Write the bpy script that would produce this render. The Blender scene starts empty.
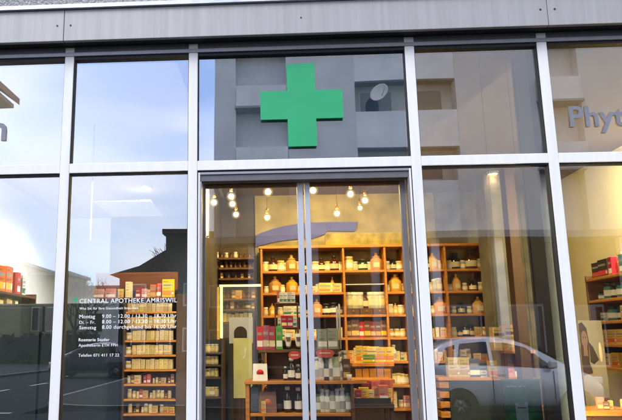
import bpy, bmesh, math, random
from mathutils import Vector, Matrix
random.seed(7)
rad = math.radians
scene = bpy.context.scene
COL = scene.collection

# ------------------------------------------------------------------ camera model
F, PPX, PPY, CAMY, CAMZ = 656.0, 237.38, 210.0, -3.9, 1.6
YAW, PITCH, ROLL = -0.0542, 0.1966, -0.0076
_fw = Vector((math.sin(YAW)*math.cos(PITCH), math.cos(YAW)*math.cos(PITCH), math.sin(PITCH)))
_r0 = Vector((math.cos(YAW), -math.sin(YAW), 0))
_u0 = _r0.cross(_fw)
_r = _r0*math.cos(ROLL) + _u0*math.sin(ROLL)
_u = _u0*math.cos(ROLL) - _r0*math.sin(ROLL)
def at(px, py, Y):
    """world point seen at photo pixel (px, py) on the plane y = Y"""
    d = _fw*F + _r*(px-PPX) + _u*(PPY-py)
    t = (Y-CAMY)/d.y
    return Vector((d.x*t, Y, CAMZ+d.z*t))
def atx(px, py, X):
    d = _fw*F + _r*(px-PPX) + _u*(PPY-py)
    t = X/d.x
    return Vector((X, CAMY+d.y*t, CAMZ+d.z*t))
def mir(px, py, Yv):
    """place across the street whose reflection in the shop glass is seen at (px, py)"""
    p = at(px, py, Yv); return Vector((p.x, -p.y, p.z))

cd = bpy.data.cameras.new('camera'); cam = bpy.data.objects.new('camera', cd); COL.objects.link(cam)
cd.sensor_width = 36; cd.lens = F/622*36; cd.shift_x = (311-PPX)/622; cd.clip_start = .05; cd.clip_end = 2000
cam.matrix_world = Matrix(((_r.x, _u.x, -_fw.x, 0), (_r.y, _u.y, -_fw.y, CAMY), (_r.z, _u.z, -_fw.z, CAMZ), (0, 0, 0, 1)))
scene.camera = cam

# ------------------------------------------------------------------ materials
M = {}
def mat(name, col, rough=.6, var=.12, scale=14, metal=0, bump=0, bscale=60, emit=0, ecol=None, stretch=None, coat=0, spec=.5):
    m = bpy.data.materials.new(name); m.use_nodes = True
    nt = m.node_tree; b = nt.nodes['Principled BSDF']
    tc = nt.nodes.new('ShaderNodeTexCoord'); mp = nt.nodes.new('ShaderNodeMapping')
    nt.links.new(tc.outputs['Object'], mp.inputs['Vector'])
    if stretch: mp.inputs['Scale'].default_value = stretch
    n = nt.nodes.new('ShaderNodeTexNoise'); n.inputs['Scale'].default_value = scale; n.inputs['Detail'].default_value = 5
    nt.links.new(mp.outputs['Vector'], n.inputs['Vector'])
    r = nt.nodes.new('ShaderNodeValToRGB')
    r.color_ramp.elements[0].position = .3; r.color_ramp.elements[1].position = .7
    r.color_ramp.elements[0].color = tuple(max(0, c*(1-var)) for c in col)+(1,)
    r.color_ramp.elements[1].color = tuple(min(1, c*(1+var)) for c in col)+(1,)
    nt.links.new(n.outputs['Fac'], r.inputs['Fac'])
    if name.startswith(('box_','label_','pale_','clear_','card','honey','cap_white')):
        oi = nt.nodes.new('ShaderNodeObjectInfo'); hs = nt.nodes.new('ShaderNodeHueSaturation')
        for sock, lo, hi in (('Value',.72,1.16), ('Hue',.485,.515), ('Saturation',.8,1.1)):
            mr = nt.nodes.new('ShaderNodeMapRange'); mr.inputs[3].default_value = lo; mr.inputs[4].default_value = hi
            if sock != 'Value':
                wn = nt.nodes.new('ShaderNodeMath'); wn.operation = 'MULTIPLY'; wn.inputs[1].default_value = 7.31 if sock == 'Hue' else 13.7
                fr_ = nt.nodes.new('ShaderNodeMath'); fr_.operation = 'FRACT'
                nt.links.new(oi.outputs['Random'], wn.inputs[0]); nt.links.new(wn.outputs[0], fr_.inputs[0]); nt.links.new(fr_.outputs[0], mr.inputs[0])
            else: nt.links.new(oi.outputs['Random'], mr.inputs[0])
            nt.links.new(mr.outputs[0], hs.inputs[sock])
        nt.links.new(r.outputs['Color'], hs.inputs['Color']); nt.links.new(hs.outputs['Color'], b.inputs['Base Color'])
    else: nt.links.new(r.outputs['Color'], b.inputs['Base Color'])
    b.inputs['Roughness'].default_value = rough; b.inputs['Metallic'].default_value = metal
    b.inputs['Coat Weight'].default_value = coat; b.inputs['Specular IOR Level'].default_value = spec
    if bump:
        n2 = nt.nodes.new('ShaderNodeTexNoise'); n2.inputs['Scale'].default_value = bscale; n2.inputs['Detail'].default_value = 4
        nt.links.new(mp.outputs['Vector'], n2.inputs['Vector'])
        bp = nt.nodes.new('ShaderNodeBump'); bp.inputs['Strength'].default_value = bump; bp.inputs['Distance'].default_value = .02
        nt.links.new(n2.outputs['Fac'], bp.inputs['Height']); nt.links.new(bp.outputs['Normal'], b.inputs['Normal'])
    if emit:
        b.inputs['Emission Color'].default_value = tuple(ecol or col)+(1,); b.inputs['Emission Strength'].default_value = emit
    M[name] = m; return m

mat('white_frame', (.92,.91,.875), .45, .05, 3, stretch=(6,6,.6), bump=.03, bscale=200)
mat('gasket', (.012,.012,.016), .6)
mat('alu_grey', (.36,.36,.38), .4, .06, 8, metal=.3)
mat('alu_brown', (.24,.22,.22), .45, .1, 6, metal=.2)
mat('alu_light', (.62,.63,.66), .4, .05, 8, metal=.2)
mat('head_rail', (.14,.14,.15), .5, .1)
mat('fascia', (.41,.40,.385), .5, .085, 1.3, metal=.2, stretch=(22,22,.8), bump=.03, bscale=8)
mat('flashing', (.62,.63,.68), .35, .2, 5, metal=.4, bump=.1, bscale=20)
mat('stucco', (.42,.41,.40), .95, .5, 60, bump=1, bscale=70)
mat('screw', (.05,.05,.06), .4, metal=.8)
mat('cross_green', (.018,.37,.145), .5, .05, 5, emit=.08, ecol=(.02,.42,.17))
mat('cross_side', (.55,.58,.56), .5, .05)
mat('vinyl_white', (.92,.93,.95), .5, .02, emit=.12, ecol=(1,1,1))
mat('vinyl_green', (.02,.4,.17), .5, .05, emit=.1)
mat('letter_grey', (.22,.225,.26), .5, .08)
mat('backing_dark', (.36,.50,.53), .9, .15, 3)
mat('plaster_yellow', (.36,.305,.155), .9, .32, 3.2, bump=.5, bscale=7)
mat('plaster_olive', (.46,.37,.10), .95, .45, 6, bump=.4, bscale=14)
mat('plaster_grey', (.19,.18,.155), .95, .4, 4, bump=.4, bscale=12)
mat('plaster_white', (.82,.82,.80), .9, .05, 2)
mat('plaster_cool', (.55,.57,.60), .9, .05, 2)
mat('plaster_warm', (.85,.74,.44), .9, .08, 2)
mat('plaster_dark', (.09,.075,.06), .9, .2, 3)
mat('ceiling', (.20,.17,.155), .9, .08, 3)
mat('ceiling_white', (.5,.5,.52), .9, .04, 3)
mat('lilac', (.10,.12,.48), .8, .12, 5)
mat('parquet', (.16,.09,.045), .4, .3, 5, stretch=(1,6,1))
mat('wood_orange', (.50,.20,.03), .45, .3, 9, stretch=(1,1,5), bump=.05)
mat('wood_orange_h', (.54,.22,.035), .45, .3, 9, stretch=(.6,5,5), bump=.05)
mat('wood_post', (.065,.027,.012), .6, .3, 7, stretch=(6,6,.6))
mat('wood_red', (.20,.07,.03), .5, .25, 7, stretch=(.6,5,5))
mat('wood_brown', (.12,.05,.021), .5, .3, 7, stretch=(.6,5,5), bump=.05)
mat('wood_dark', (.055,.028,.016), .5, .3, 7, stretch=(1,1,5))
mat('back_dark', (.24,.155,.075), .8, .25, 5)
mat('cabinet_teal', (.012,.024,.032), .6, .15, 3)
mat('wall_blue_grey', (.018,.028,.045), .7, .15, 3)
mat('honey', (.68,.33,.025), .5, .15, 20, coat=.1)
mat('amber_glass', (.07,.018,.006), .12, .2, 10, coat=.6)
mat('dark_glass', (.012,.014,.016), .12, .2, 10, coat=.6)
mat('green_glass', (.02,.05,.02), .15, .2, 10, coat=.6)
mat('clear_jar', (.52,.50,.36), .12, .2, 12, coat=.5)
mat('pale_jar', (.76,.64,.26), .4, .1, 12)
mat('label_cream', (.76,.66,.40), .7, .12, 60)
mat('label_grey', (.46,.48,.46), .6, .15, 60)
mat('paper_white', (.84,.84,.80), .6, .06, 30)
mat('cap_white', (.82,.82,.80), .4, .04)
mat('cap_black', (.015,.015,.017), .35, .1)
mat('box_cream', (.80,.62,.20), .6, .1, 25)
mat('box_pale', (.88,.74,.38), .6, .08, 25)
mat('box_yellow', (.78,.52,.06), .55, .1, 25)
mat('box_white', (.80,.79,.74), .55, .06, 25)
mat('box_orange', (.75,.20,.02), .5, .12, 25)
mat('box_red', (.55,.03,.02), .5, .12, 25)
mat('box_crimson', (.42,.02,.07), .5, .15, 25)
mat('box_pink', (.70,.28,.26), .55, .15, 25)
mat('box_green', (.10,.30,.06), .5, .15, 25)
mat('box_teal', (.05,.22,.18), .5, .2, 25)
mat('box_black', (.02,.02,.022), .5, .2, 25)
mat('box_blue', (.08,.11,.24), .5, .15, 25)
mat('box_brown', (.17,.06,.03), .55, .2, 25)
mat('box_sage', (.34,.40,.28), .55, .1, 25)
mat('card', (.48,.33,.18), .85, .15, 15)
mat('card_light', (.62,.50,.32), .85, .12, 15)
mat('print_dark', (.10,.05,.03), .6, .3, 90)
mat('print_grey', (.30,.28,.26), .6, .3, 90)
mat('denim', (.08,.11,.17), .9, .25, 40, bump=.3)
mat('plush', (.28,.12,.05), .95, .3, 40, bump=.6)
mat('leaf', (.05,.12,.03), .7, .4, 20)
mat('brass', (.60,.36,.10), .3, .1, metal=.8)
mat('chrome_strip', (.75,.75,.75), .3, .05, metal=.3)
mat('poster_green', (.03,.17,.05), .5, .8, 7, coat=.3)
mat('poster_fig', (.42,.52,.47), .5, .15, 15)
mat('poster_cream', (.22,.185,.125), .5, .1, 6, coat=.3)
mat('poster_lime', (.66,.66,.26), .5, .1, 8)
mat('skin_print', (.16,.085,.055), .6, .1, 10)
mat('hair_print', (.03,.015,.01), .7, .3, 20)
mat('flex', (.03,.025,.02), .5)
# street
mat('asphalt', (.029,.034,.040), 1, .25, 3, bump=.3, bscale=120, spec=.08)
mat('paving', (.055,.056,.058), 1, .15, 2, bump=.2, bscale=60, spec=.08)
mat('kerb_stone', (.26,.26,.26), .95, .15, 4, bump=.2)
mat('road_paint', (.72,.72,.70), .7, .1, 12)
mat('grass_ground', (.045,.06,.025), .95, .4, 2, bump=.5, bscale=20)
mat('render_grey', (.60,.61,.62), .9, .14, .5, bump=.1, bscale=30)
mat('render_beige', (.60,.58,.56), .9, .06, .6, bump=.1, bscale=30)
mat('parapet', (.70,.70,.70), .9, .12, .8)
mat('loggia', (.46,.44,.42), .8, .15, 1)
mat('slab_dark', (.27,.27,.275), .8)
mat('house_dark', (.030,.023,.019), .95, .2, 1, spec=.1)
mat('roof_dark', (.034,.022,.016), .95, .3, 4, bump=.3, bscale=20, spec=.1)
mat('roof_brown', (.34,.17,.11), .85, .3, 6, bump=.3, bscale=20)
mat('eave_wood', (.60,.40,.26), .7, .2, 5)
mat('house_cream', (.55,.50,.42), .9, .08, 1)
mat('olive_render', (.28,.25,.12), .9, .12, 1)
mat('bark', (.05,.04,.032), .95, .3, 10, bump=.5)
mat('hedge_leaf', (.02,.028,.014), .9, .5, 8, bump=.8, bscale=30)
mat('car_silver', (.60,.61,.63), .26, .04, 4, metal=.35, coat=.8)
mat('car_blue', (.012,.02,.045), .28, .06, 4, metal=.4, coat=.8)
mat('car_glass', (.012,.014,.018), .06, .1, 4, coat=.5)
mat('car_trim', (.018,.018,.02), .6)
mat('tyre', (.018,.018,.018), .85, .2, 30)
mat('rim', (.16,.165,.17), .3, .05, metal=.8)
mat('lamp_red', (.4,.01,.01), .2, .1, coat=.5)
mat('lamp_clear', (.75,.77,.8), .12, .05, metal=.3, coat=.8)
mat('dish', (.62,.62,.60), .6)
mat('bulb', (1,.8,.5), .5, 0, emit=540, ecol=(1,.73,.26))
mat('bulb_dim', (1,.8,.5), .5, 0, emit=150, ecol=(1,.66,.26))
mat('spot_disc', (1,.8,.5), .5, 0, emit=25, ecol=(1,.6,.25))
mat('spot_white', (1,1,1), .5, 0, emit=22, ecol=(1,.97,.9))
mat('tube_warm', (1,.85,.4), .5, 0, emit=2.6, ecol=(1,.78,.25))
mat('tube_white', (.5,.5,.5), .5, 0, emit=.06, ecol=(1,.97,.95))
mat('fill_rack', (1,.85,.5), .5, 0, emit=150, ecol=(1,.80,.46))
mat('fill_wall', (1,.85,.5), .5, 0, emit=400, ecol=(1,.80,.42))
mat('soffit', (.4,.4,.4), .8, .03, 3, emit=.09, ecol=(1,1,.95))

def glass_mat(name, refl, tint):
    m = bpy.data.materials.new(name); m.use_nodes = True; nt = m.node_tree; nt.nodes.clear()
    out = nt.nodes.new('ShaderNodeOutputMaterial'); mix = nt.nodes.new('ShaderNodeMixShader')
    tr = nt.nodes.new('ShaderNodeBsdfTransparent'); tr.inputs[0].default_value = tint+(1,)
    gl = nt.nodes.new('ShaderNodeBsdfGlossy'); gl.inputs['Roughness'].default_value = .0; gl.inputs[0].default_value = (.96,.98,1,1)
    fr = nt.nodes.new('ShaderNodeFresnel'); fr.inputs[0].default_value = 1.5
    ma = nt.nodes.new('ShaderNodeMath'); ma.operation = 'MULTIPLY_ADD'; ma.inputs[1].default_value = .7; ma.inputs[2].default_value = refl-.028
    nt.links.new(fr.outputs[0], ma.inputs[0]); nt.links.new(ma.outputs[0], mix.inputs[0])
    tc = nt.nodes.new('ShaderNodeTexCoord'); n = nt.nodes.new('ShaderNodeTexNoise'); n.inputs['Scale'].default_value = 1.1; n.inputs['Detail'].default_value = 0
    bp = nt.nodes.new('ShaderNodeBump'); bp.inputs['Strength'].default_value = 1; bp.inputs['Distance'].default_value = .0014
    nt.links.new(tc.outputs['Object'], n.inputs['Vector']); nt.links.new(n.outputs['Fac'], bp.inputs['Height'])
    nt.links.new(bp.outputs['Normal'], gl.inputs['Normal'])
    nt.links.new(tr.outputs[0], mix.inputs[1]); nt.links.new(gl.outputs[0], mix.inputs[2]); nt.links.new(mix.outputs[0], out.inputs[0])
    M[name] = m
glass_mat('glass_side', .30, (.90,.94,.94))
glass_mat('glass_door', .12, (.95,.97,.96))
glass_mat('glass_upper', .36, (.80,.86,.90))
glass_mat('glass_clear', .05, (.93,.96,.94))
for n_ in M['glass_clear'].node_tree.nodes:
    if n_.type == 'BSDF_GLOSSY': n_.inputs['Roughness'].default_value = .35

def halo_mat():  # see-through warm glow, brightest face-on, imitating bloom around a bulb
    m = bpy.data.materials.new('halo'); m.use_nodes = True; nt = m.node_tree; nt.nodes.clear()
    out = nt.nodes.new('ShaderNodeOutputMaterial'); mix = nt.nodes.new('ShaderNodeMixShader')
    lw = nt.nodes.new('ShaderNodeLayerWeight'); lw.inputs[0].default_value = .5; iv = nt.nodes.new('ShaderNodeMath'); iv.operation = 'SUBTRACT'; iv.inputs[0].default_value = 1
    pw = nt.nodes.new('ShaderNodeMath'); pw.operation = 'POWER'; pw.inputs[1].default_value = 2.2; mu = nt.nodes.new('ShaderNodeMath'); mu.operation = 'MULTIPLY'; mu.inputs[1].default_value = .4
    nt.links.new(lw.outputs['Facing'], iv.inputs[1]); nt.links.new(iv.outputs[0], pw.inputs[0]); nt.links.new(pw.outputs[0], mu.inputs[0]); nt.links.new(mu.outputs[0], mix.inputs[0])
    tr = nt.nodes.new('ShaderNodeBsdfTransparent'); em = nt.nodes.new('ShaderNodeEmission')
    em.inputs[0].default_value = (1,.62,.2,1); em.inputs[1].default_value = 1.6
    nt.links.new(tr.outputs[0], mix.inputs[1]); nt.links.new(em.outputs[0], mix.inputs[2]); nt.links.new(mix.outputs[0], out.inputs[0]); M['halo'] = m
halo_mat()
# ------------------------------------------------------------------ mesh builder
class MB:
    def __init__(s): s.bm = bmesh.new(); s.mats = []
    def mi(s, m):
        if m not in s.mats: s.mats.append(m)
        return s.mats.index(m)
    def quad(s, pts, m):
        f = s.bm.faces.new([s.bm.verts.new(p) for p in pts]); f.material_index = s.mi(m); return s
    def box(s, a, b, m, bev=0):
        x0, y0, z0 = (min(a[i], b[i]) for i in range(3)); x1, y1, z1 = (max(a[i], b[i]) for i in range(3))
        v = [s.bm.verts.new(p) for p in ((x0,y0,z0),(x1,y0,z0),(x1,y1,z0),(x0,y1,z0),(x0,y0,z1),(x1,y0,z1),(x1,y1,z1),(x0,y1,z1))]
        fs = [s.bm.faces.new([v[i] for i in q]) for q in ((3,2,1,0),(4,5,6,7),(0,1,5,4),(1,2,6,5),(2,3,7,6),(3,0,4,7))]
        k = s.mi(m)
        for f in fs: f.material_index = k
        if bev:
            es = list({e for f in fs for e in f.edges})
            r = bmesh.ops.bevel(s.bm, geom=es, offset=bev, segments=2, affect='EDGES', profile=.5)
            for f in r['faces']: f.material_index = k
        return s
    def prism(s, pts, ax, a, b, m):
        """polygon pts (2D) extruded along axis ax from a to b"""
        def P(p, t):
            return {'x': (t, p[0], p[1]), 'y': (p[0], t, p[1]), 'z': (p[0], p[1], t)}[ax]
        A = [s.bm.verts.new(P(p, a)) for p in pts]; B = [s.bm.verts.new(P(p, b)) for p in pts]
        k = s.mi(m); n = len(pts)
        fs = [s.bm.faces.new(A), s.bm.faces.new(B[::-1])]
        for i in range(n): fs.append(s.bm.faces.new((A[i], B[i], B[(i+1) % n], A[(i+1) % n])))
        for f in fs: f.material_index = k
        return s
    def lathe(s, prof, m, seg=20, c=(0,0,0), smooth=True):
        k = s.mi(m); rings = []
        for r, z in prof:
            if r < 1e-6: rings.append([s.bm.verts.new((c[0], c[1], c[2]+z))])
            else: rings.append([s.bm.verts.new((c[0]+r*math.cos(2*math.pi*i/seg), c[1]+r*math.sin(2*math.pi*i/seg), c[2]+z)) for i in range(seg)])
        for A, B in zip(rings, rings[1:]):
            for i in range(seg):
                j = (i+1) % seg
                if len(A) == 1 and len(B) == 1: continue
                if len(A) == 1: f = s.bm.faces.new((A[0], B[j], B[i]))
                elif len(B) == 1: f = s.bm.faces.new((A[i], A[j], B[0]))
                else: f = s.bm.faces.new((A[i], A[j], B[j], B[i]))
                f.material_index = k; f.smooth = smooth
        return s
    def tube(s, p, q, r0, r1, m, seg=8):
        p, q = Vector(p), Vector(q); d = (q-p)
        if d.length < 1e-6: return s
        d.normalize(); a = d.orthogonal().normalized(); b = d.cross(a); k = s.mi(m)
        A = [s.bm.verts.new(p+(a*math.cos(2*math.pi*i/seg)+b*math.sin(2*math.pi*i/seg))*r0) for i in range(seg)]
        B = [s.bm.verts.new(q+(a*math.cos(2*math.pi*i/seg)+b*math.sin(2*math.pi*i/seg))*r1) for i in range(seg)]
        for i in range(seg):
            f = s.bm.faces.new((A[i], A[(i+1) % seg], B[(i+1) % seg], B[i])); f.material_index = k; f.smooth = True
        for R in (A[::-1], B):
            f = s.bm.faces.new(R); f.material_index = k
        return s
    def mesh(s, name):
        bmesh.ops.recalc_face_normals(s.bm, faces=s.bm.faces[:])
        me = bpy.data.meshes.new(name); s.bm.to_mesh(me); s.bm.free()
        for m in s.mats: me.materials.append(M[m])
        return me
    def build(s, name, parent=None, loc=None):
        o = bpy.data.objects.new(name, s.mesh(name)); COL.objects.link(o)
        if parent: o.parent = parent
        if loc is not None: o.location = loc
        return o

def tilt(o):
    me = o.data; c = sum((v.co for v in me.vertices), Vector())/len(me.vertices)
    ax_, az_ = random.uniform(-.0022,.0022), random.uniform(-.0022,.0022)
    for v in me.vertices: v.co.y += (v.co.x-c.x)*az_+(v.co.z-c.z)*ax_
def tag(o, label=None, cat=None, group=None, kind=None):
    if label: o['label'] = label
    if cat: o['category'] = cat
    if group: o['group'] = group
    if kind: o['kind'] = kind
    return o
def empty(name, loc=(0,0,0), label=None, cat=None, group=None, rz=0):
    o = bpy.data.objects.new(name, None); COL.objects.link(o); o.location = loc; o.rotation_euler.z = rz
    o.empty_display_size = .05
    return tag(o, label, cat, group)
def copy_tree(o, parent=None):
    c = o.copy(); COL.objects.link(c)
    if parent: c.parent = parent
    for ch in list(o.children): copy_tree(ch, c)
    return c
def bx(name, a, b, m, parent=None, bev=0):
    return MB().box(a, b, m, bev).build(name, parent)
def struct(o): o['kind'] = 'structure'; return o

# text to mesh, fitted to a width; anchored at its left baseline
def text_part(name, body, m, p0, width=None, height=None, bold=0.0, depth=.0006, parent=None):
    cu = bpy.data.curves.new(name, 'FONT'); cu.body = body; cu.extrude = depth; cu.offset = bold; cu.resolution_u = 3; cu.space_character = 1.1 if len(body) > 6 else 1.03
    t = bpy.data.objects.new(name, cu); COL.objects.link(t)
    bpy.context.view_layer.update()
    dg = bpy.context.evaluated_depsgraph_get()
    me = bpy.data.meshes.new_from_object(t.evaluated_get(dg)); COL.objects.unlink(t); bpy.data.objects.remove(t)
    xs = [v.co.x for v in me.vertices]; ys = [v.co.y for v in me.vertices]
    w = max(xs)-min(xs); h = max(ys)-min(ys); x0 = min(xs)
    sx = width/w if width else height/h
    sy = height/h if height else sx
    if not width: sx = sy
    for v in me.vertices:
        x, y, z = v.co
        v.co = ((x-x0)*sx, -z, y*sy)
    me.materials.clear(); me.materials.append(M[m])
    o = bpy.data.objects.new(name, me); COL.objects.link(o); o.location = p0
    if parent: o.parent = parent
    return o

# ------------------------------------------------------------------ the shop building
SHOP = empty('pharmacy_building', (0,0,0), 'pharmacy front with white framed glazing, double sliding door and grey metal fascia', 'shop building')
MULL = [(-2.124,-2.065), (-1.3199,-1.2608), (-.5154,-.4578), (.8491,.9082), (1.6621,1.7217), (2.476,2.535)]
ZT0, ZT1, ZG = 2.6314, 2.6928, 3.3999       # transom bottom / top, top of the glass
for i, (a, b) in enumerate(MULL):
    m = MB(); m.box((a,0,0), (b,.012,ZG+.07), 'white_frame', .004)
    o = m.build('mullion', SHOP)
    bx('gasket', (a-.004 if i else a-.004,.0125,0), (b+.004,.07,ZG+.06), 'gasket', o)
for i in range(5):
    a, b = MULL[i][1]+.0005, MULL[i+1][0]-.0005
    m = MB(); m.box((a,.001,ZT0), (b,.0115,ZT1), 'white_frame', .003); o = m.build('transom', SHOP)
    bx('gasket', (a+.0036,.0135,ZT0-.010), (b-.0036,.069,ZT1+.003), 'gasket', o)
    # upper light
    g = MB().quad([(a+.004,.036,ZT1+.003), (b-.004,.036,ZT1+.003), (b-.004,.036,ZG), (a+.004,.036,ZG)], 'glass_upper').build('glass_pane', SHOP); tilt(g)
    if i != 2:
        g = MB().quad([(a+.004,.036,.13), (b-.004,.036,.13), (b-.004,.036,ZT0-.010), (a+.004,.036,ZT0-.010)], 'glass_side').build('glass_pane', SHOP); tilt(g)
        bx('sill', (a,-.03,.02), (b,.08,.13), 'white_frame', SHOP, .006)
# head rail and fascia
hr = MB().box((-4.5,.006,ZG+.012), (4.5,.09,ZG+.30), 'head_rail').build('head_rail', SHOP)
bx('drip_edge', (-4.5,-.006,ZG+.008), (4.5,.0055,ZG+.034), 'alu_grey', hr, .003)
bx('gasket', (-4.5,.0075,ZG-.012), (4.5,.0888,ZG+.0115), 'gasket', hr)
FY = -.10
zf0 = at(311, 33.0, FY).z
zf1 = at(30, 11.5, FY).z
s1 = at(64, 25, FY).x; s2 = at(547.5, 10, FY).x
L = s2-s1
edges = [s1-L, s1, s2, s2+L]
for a, b in zip(edges, edges[1:]):
    p = bx('fascia_panel', (a+.0015, FY, zf0), (b-.0015, FY+.03, zf1), 'fascia', SHOP, .003)
    for xx in (a+.043, b-.043):
        MB().tube((xx, FY-.003, zf0+.105), (xx, FY+.004, zf0+.105), .006, .006, 'screw', 10).build('screw', p)
    MB().tube(((a+b)/2, FY-.003, zf0+.105), ((a+b)/2, FY+.004, zf0+.105), .0045, .0045, 'screw', 10).build('screw', p)
bx('fascia_backing', (edges[0], FY+.031, zf0+.004), (edges[-1], .005, zf1+.02), 'gasket', SHOP)
fl = MB(); fl.prism([(FY-.022, zf1+.004), (FY-.022, zf1+.030), (FY+.02, zf1+.036), (FY+.02, zf1+.004)], 'x', edges[0], edges[-1], 'flashing')
fl.build('flashing', SHOP)
bx('upper_wall', (edges[0], FY+.0, zf1+.040), (edges[-1], .4, 6.5), 'stucco', SHOP)
for a, b in ((-6.5, -2.125), (2.536, 6.5)):      # masonry either side, outside the frame
    pass
bx('plinth', (-4.5,.002,-.1), (-.5154,.07,.018), 'kerb_stone', SHOP); bx('plinth', (.91,.002,-.1), (4.5,.07,.018), 'kerb_stone', SHOP)
for (a, b) in ((-4.4, -2.125), (2.536, 4.4)):
    bx('glass_frame', (a,0,ZT0), (b,.0115,ZT1), 'white_frame', SHOP)
    bx('outer_pier', (a-1.6 if a < 0 else b-.9, -.02, -.1), (a+.7 if a < 0 else b+1.6, .25, zf0+.1), 'render_grey', SHOP)
    MB().quad([(a,.036,.02), (b,.036,.02), (b,.036,ZT0), (a,.036,ZT0)], 'glass_side').build('glass_pane', SHOP)
    MB().quad([(a,.036,ZT1), (b,.036,ZT1), (b,.036,ZG), (a,.036,ZG)], 'glass_upper').build('glass_pane', SHOP)
# spandrel backing behind the cross
bx('spandrel_panel', (MULL[2][1]+.006,.075,ZT1-.03), (MULL[3][0]-.006,.09,ZG), 'backing_dark', SHOP)
# door jambs, header, leaves
DX0, DX1 = MULL[2][1], MULL[3][0]
for sgn, xa in ((1, DX0), (-1, DX1)):
    j = MB().box((xa+sgn*.006,.004,.0), (xa+sgn*.017,.03,ZT0-.014), 'white_frame', .002).build('door_jamb', SHOP)
    bx('guide', (xa+sgn*.0175,.012,.0), (xa+sgn*.025,.085,ZT0-.068), 'alu_brown' if sgn < 0 else 'alu_light', j, .002)
bx('door_header', (DX0+.0055,.014,ZT0-.066), (DX1-.0055,.16,ZT0-.026), 'head_rail', SHOP)
bx('header_trim', (DX0+.0055,.005,ZT0-.0255), (DX1-.0055,.03,ZT0-.012), 'alu_grey', SHOP)
DYL = .11
xc = (at(303.3, 185, DYL).x + at(309.2, 400, DYL).x)/2
def leaf(xa, xb, outer_left):
    d = empty('sliding_door', (0,0,0)); d.parent = SHOP
    zt = ZT0-.068; gl_ = at(205.5,300,DYL).x; gr_ = at(405.5,300,DYL).x
    if outer_left: xs = ((xa, gl_, 'head_rail'), (xb-.036, xb, 'alu_light'))
    else: xs = ((xa, xa+.033, 'alu_light'), (gr_, xb, 'alu_brown'))
    for (p, q, mm) in xs: bx('stile', (p, DYL-.018, .03), (q, DYL+.018, zt), mm, d, .003)
    bx('rail', (xs[0][1]+.0005, DYL-.017, .03), (xs[1][0]-.0005, DYL+.017, .11), 'alu_light', d, .003)
    bx('rail', (xs[0][1]+.0005, DYL-.017, zt-.022), (xs[1][0]-.0005, DYL+.017, zt), 'wood_brown', d, .003)
    MB().quad([(xs[0][1], DYL, .11), (xs[1][0], DYL, .11), (xs[1][0], DYL, zt-.022), (xs[0][1], DYL, zt-.022)], 'glass_door').build('pane', d)
leaf(DX0+.026, xc-.005, True); leaf(xc+.005, DX1-.026, False)
bx('threshold', (DX0,.0,-.02), (DX1,.2,.012), 'alu_grey', SHOP)

# interior shell
XL, XR, YB, ZC = -3.12, 3.42, 4.42, 3.44
struct(bx('interior_floor', (XL-.1,.09,-.1), (XR+.1,6.3,.0), 'parquet'))
struct(bx('ceiling', (-.62,.095,ZC), (XR+.1,6.3,ZC+.15), 'ceiling'))
struct(bx('ceiling_white_side', (XL-.1,.095,ZC+.002), (-.623,6.3,ZC+.152), 'ceiling_white')); bpy.data.objects['ceiling_white_side'].name = 'ceiling_display_room'
struct(bx('wall_left', (XL-.1,.1,0), (XL,6.3,ZC), 'plaster_white'))
struct(bx('wall_right', (XR,.1,0), (XR+.1,6.3,ZC), 'plaster_warm'))
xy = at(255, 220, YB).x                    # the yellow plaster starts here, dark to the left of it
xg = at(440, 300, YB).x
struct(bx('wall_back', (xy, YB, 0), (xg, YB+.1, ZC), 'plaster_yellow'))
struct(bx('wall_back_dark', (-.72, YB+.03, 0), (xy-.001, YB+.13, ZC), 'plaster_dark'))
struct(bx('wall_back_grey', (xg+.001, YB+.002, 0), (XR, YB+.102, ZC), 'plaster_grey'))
xq = at(111, 250, 5.75).x
struct(bx('wall_display_back', (XL,5.75,0), (xq,5.85,ZC), 'plaster_cool'))
struct(bx('wall_display_dark', (xq+.001,5.70,0), (-.72,5.85,ZC), 'cabinet_teal'))
struct(bx('wall_display_side', (-.72,1.75,0), (-.66,5.85,ZC), 'plaster_dark'))
# lilac curved band on the back wall
def bandpts(lst, Y): return [(at(x, y, Y).x, at(x, y, Y).z) for x, y in lst]
top = [(255.5,235.5),(262,232.5),(272,229),(284,226),(297,223.8),(310,222.6),(330,222),(358,222)]
bot = [(355,231.2),(340,231),(327,231),(324,234.5),(312,238.5),(300,238.8),(284,240.2),(270,243),(255.5,247)]
b = MB(); b.prism(bandpts(top+bot, YB-.03), 'y', YB-.03, YB-.002, 'lilac')
tag(b.build('wall_band'), 'lilac curved band across the yellow plaster wall above the shelves', 'wall band')
# rough strip of plaster above the cabinet
p0, p1 = at(325,233.5,YB-.02), at(406,247,YB-.02)
tag(bx('plaster_panel', (p0.x,YB-.02,p1.z-.05), (p1.x,YB-.001,p0.z), 'plaster_olive'), 'rough olive plaster strip on the wall above the back cabinet', 'wall panel')

# concrete column, wooden post, dark partition
c0, c1 = at(493, 300, 3.4), at(513, 300, 3.4)
m = MB(); m.box((c0.x,3.4,0), (c1.x,3.75,ZC), 'plaster_grey', .01)
tag(m.build('column'), 'grey concrete column at the side of the back cabinet', 'column')
bx_c = at(503, 195, 3.38)
c0, c1 = at(515.5, 300, 2.9), at(526, 300, 2.9)
tag(bx('wooden_post', (c0.x,2.9,0), (c1.x,3.05,ZC-.001), 'wood_post', None, .006), 'brown wooden post from floor to ceiling beside the column', 'post')
pt = empty('partition', (1.66,.1,0), 'dark blue grey partition panel standing behind the window beside the column', 'partition')
m = MB(); m.box((-.03,0,0), (.03,.22,ZC-.003), 'wall_blue_grey'); m.build('panel', pt)
m = MB(); m.box((-.034,.221,0), (.03,.25,ZC-.004), 'wall_blue_grey'); m.build('end_strip', pt)

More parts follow.
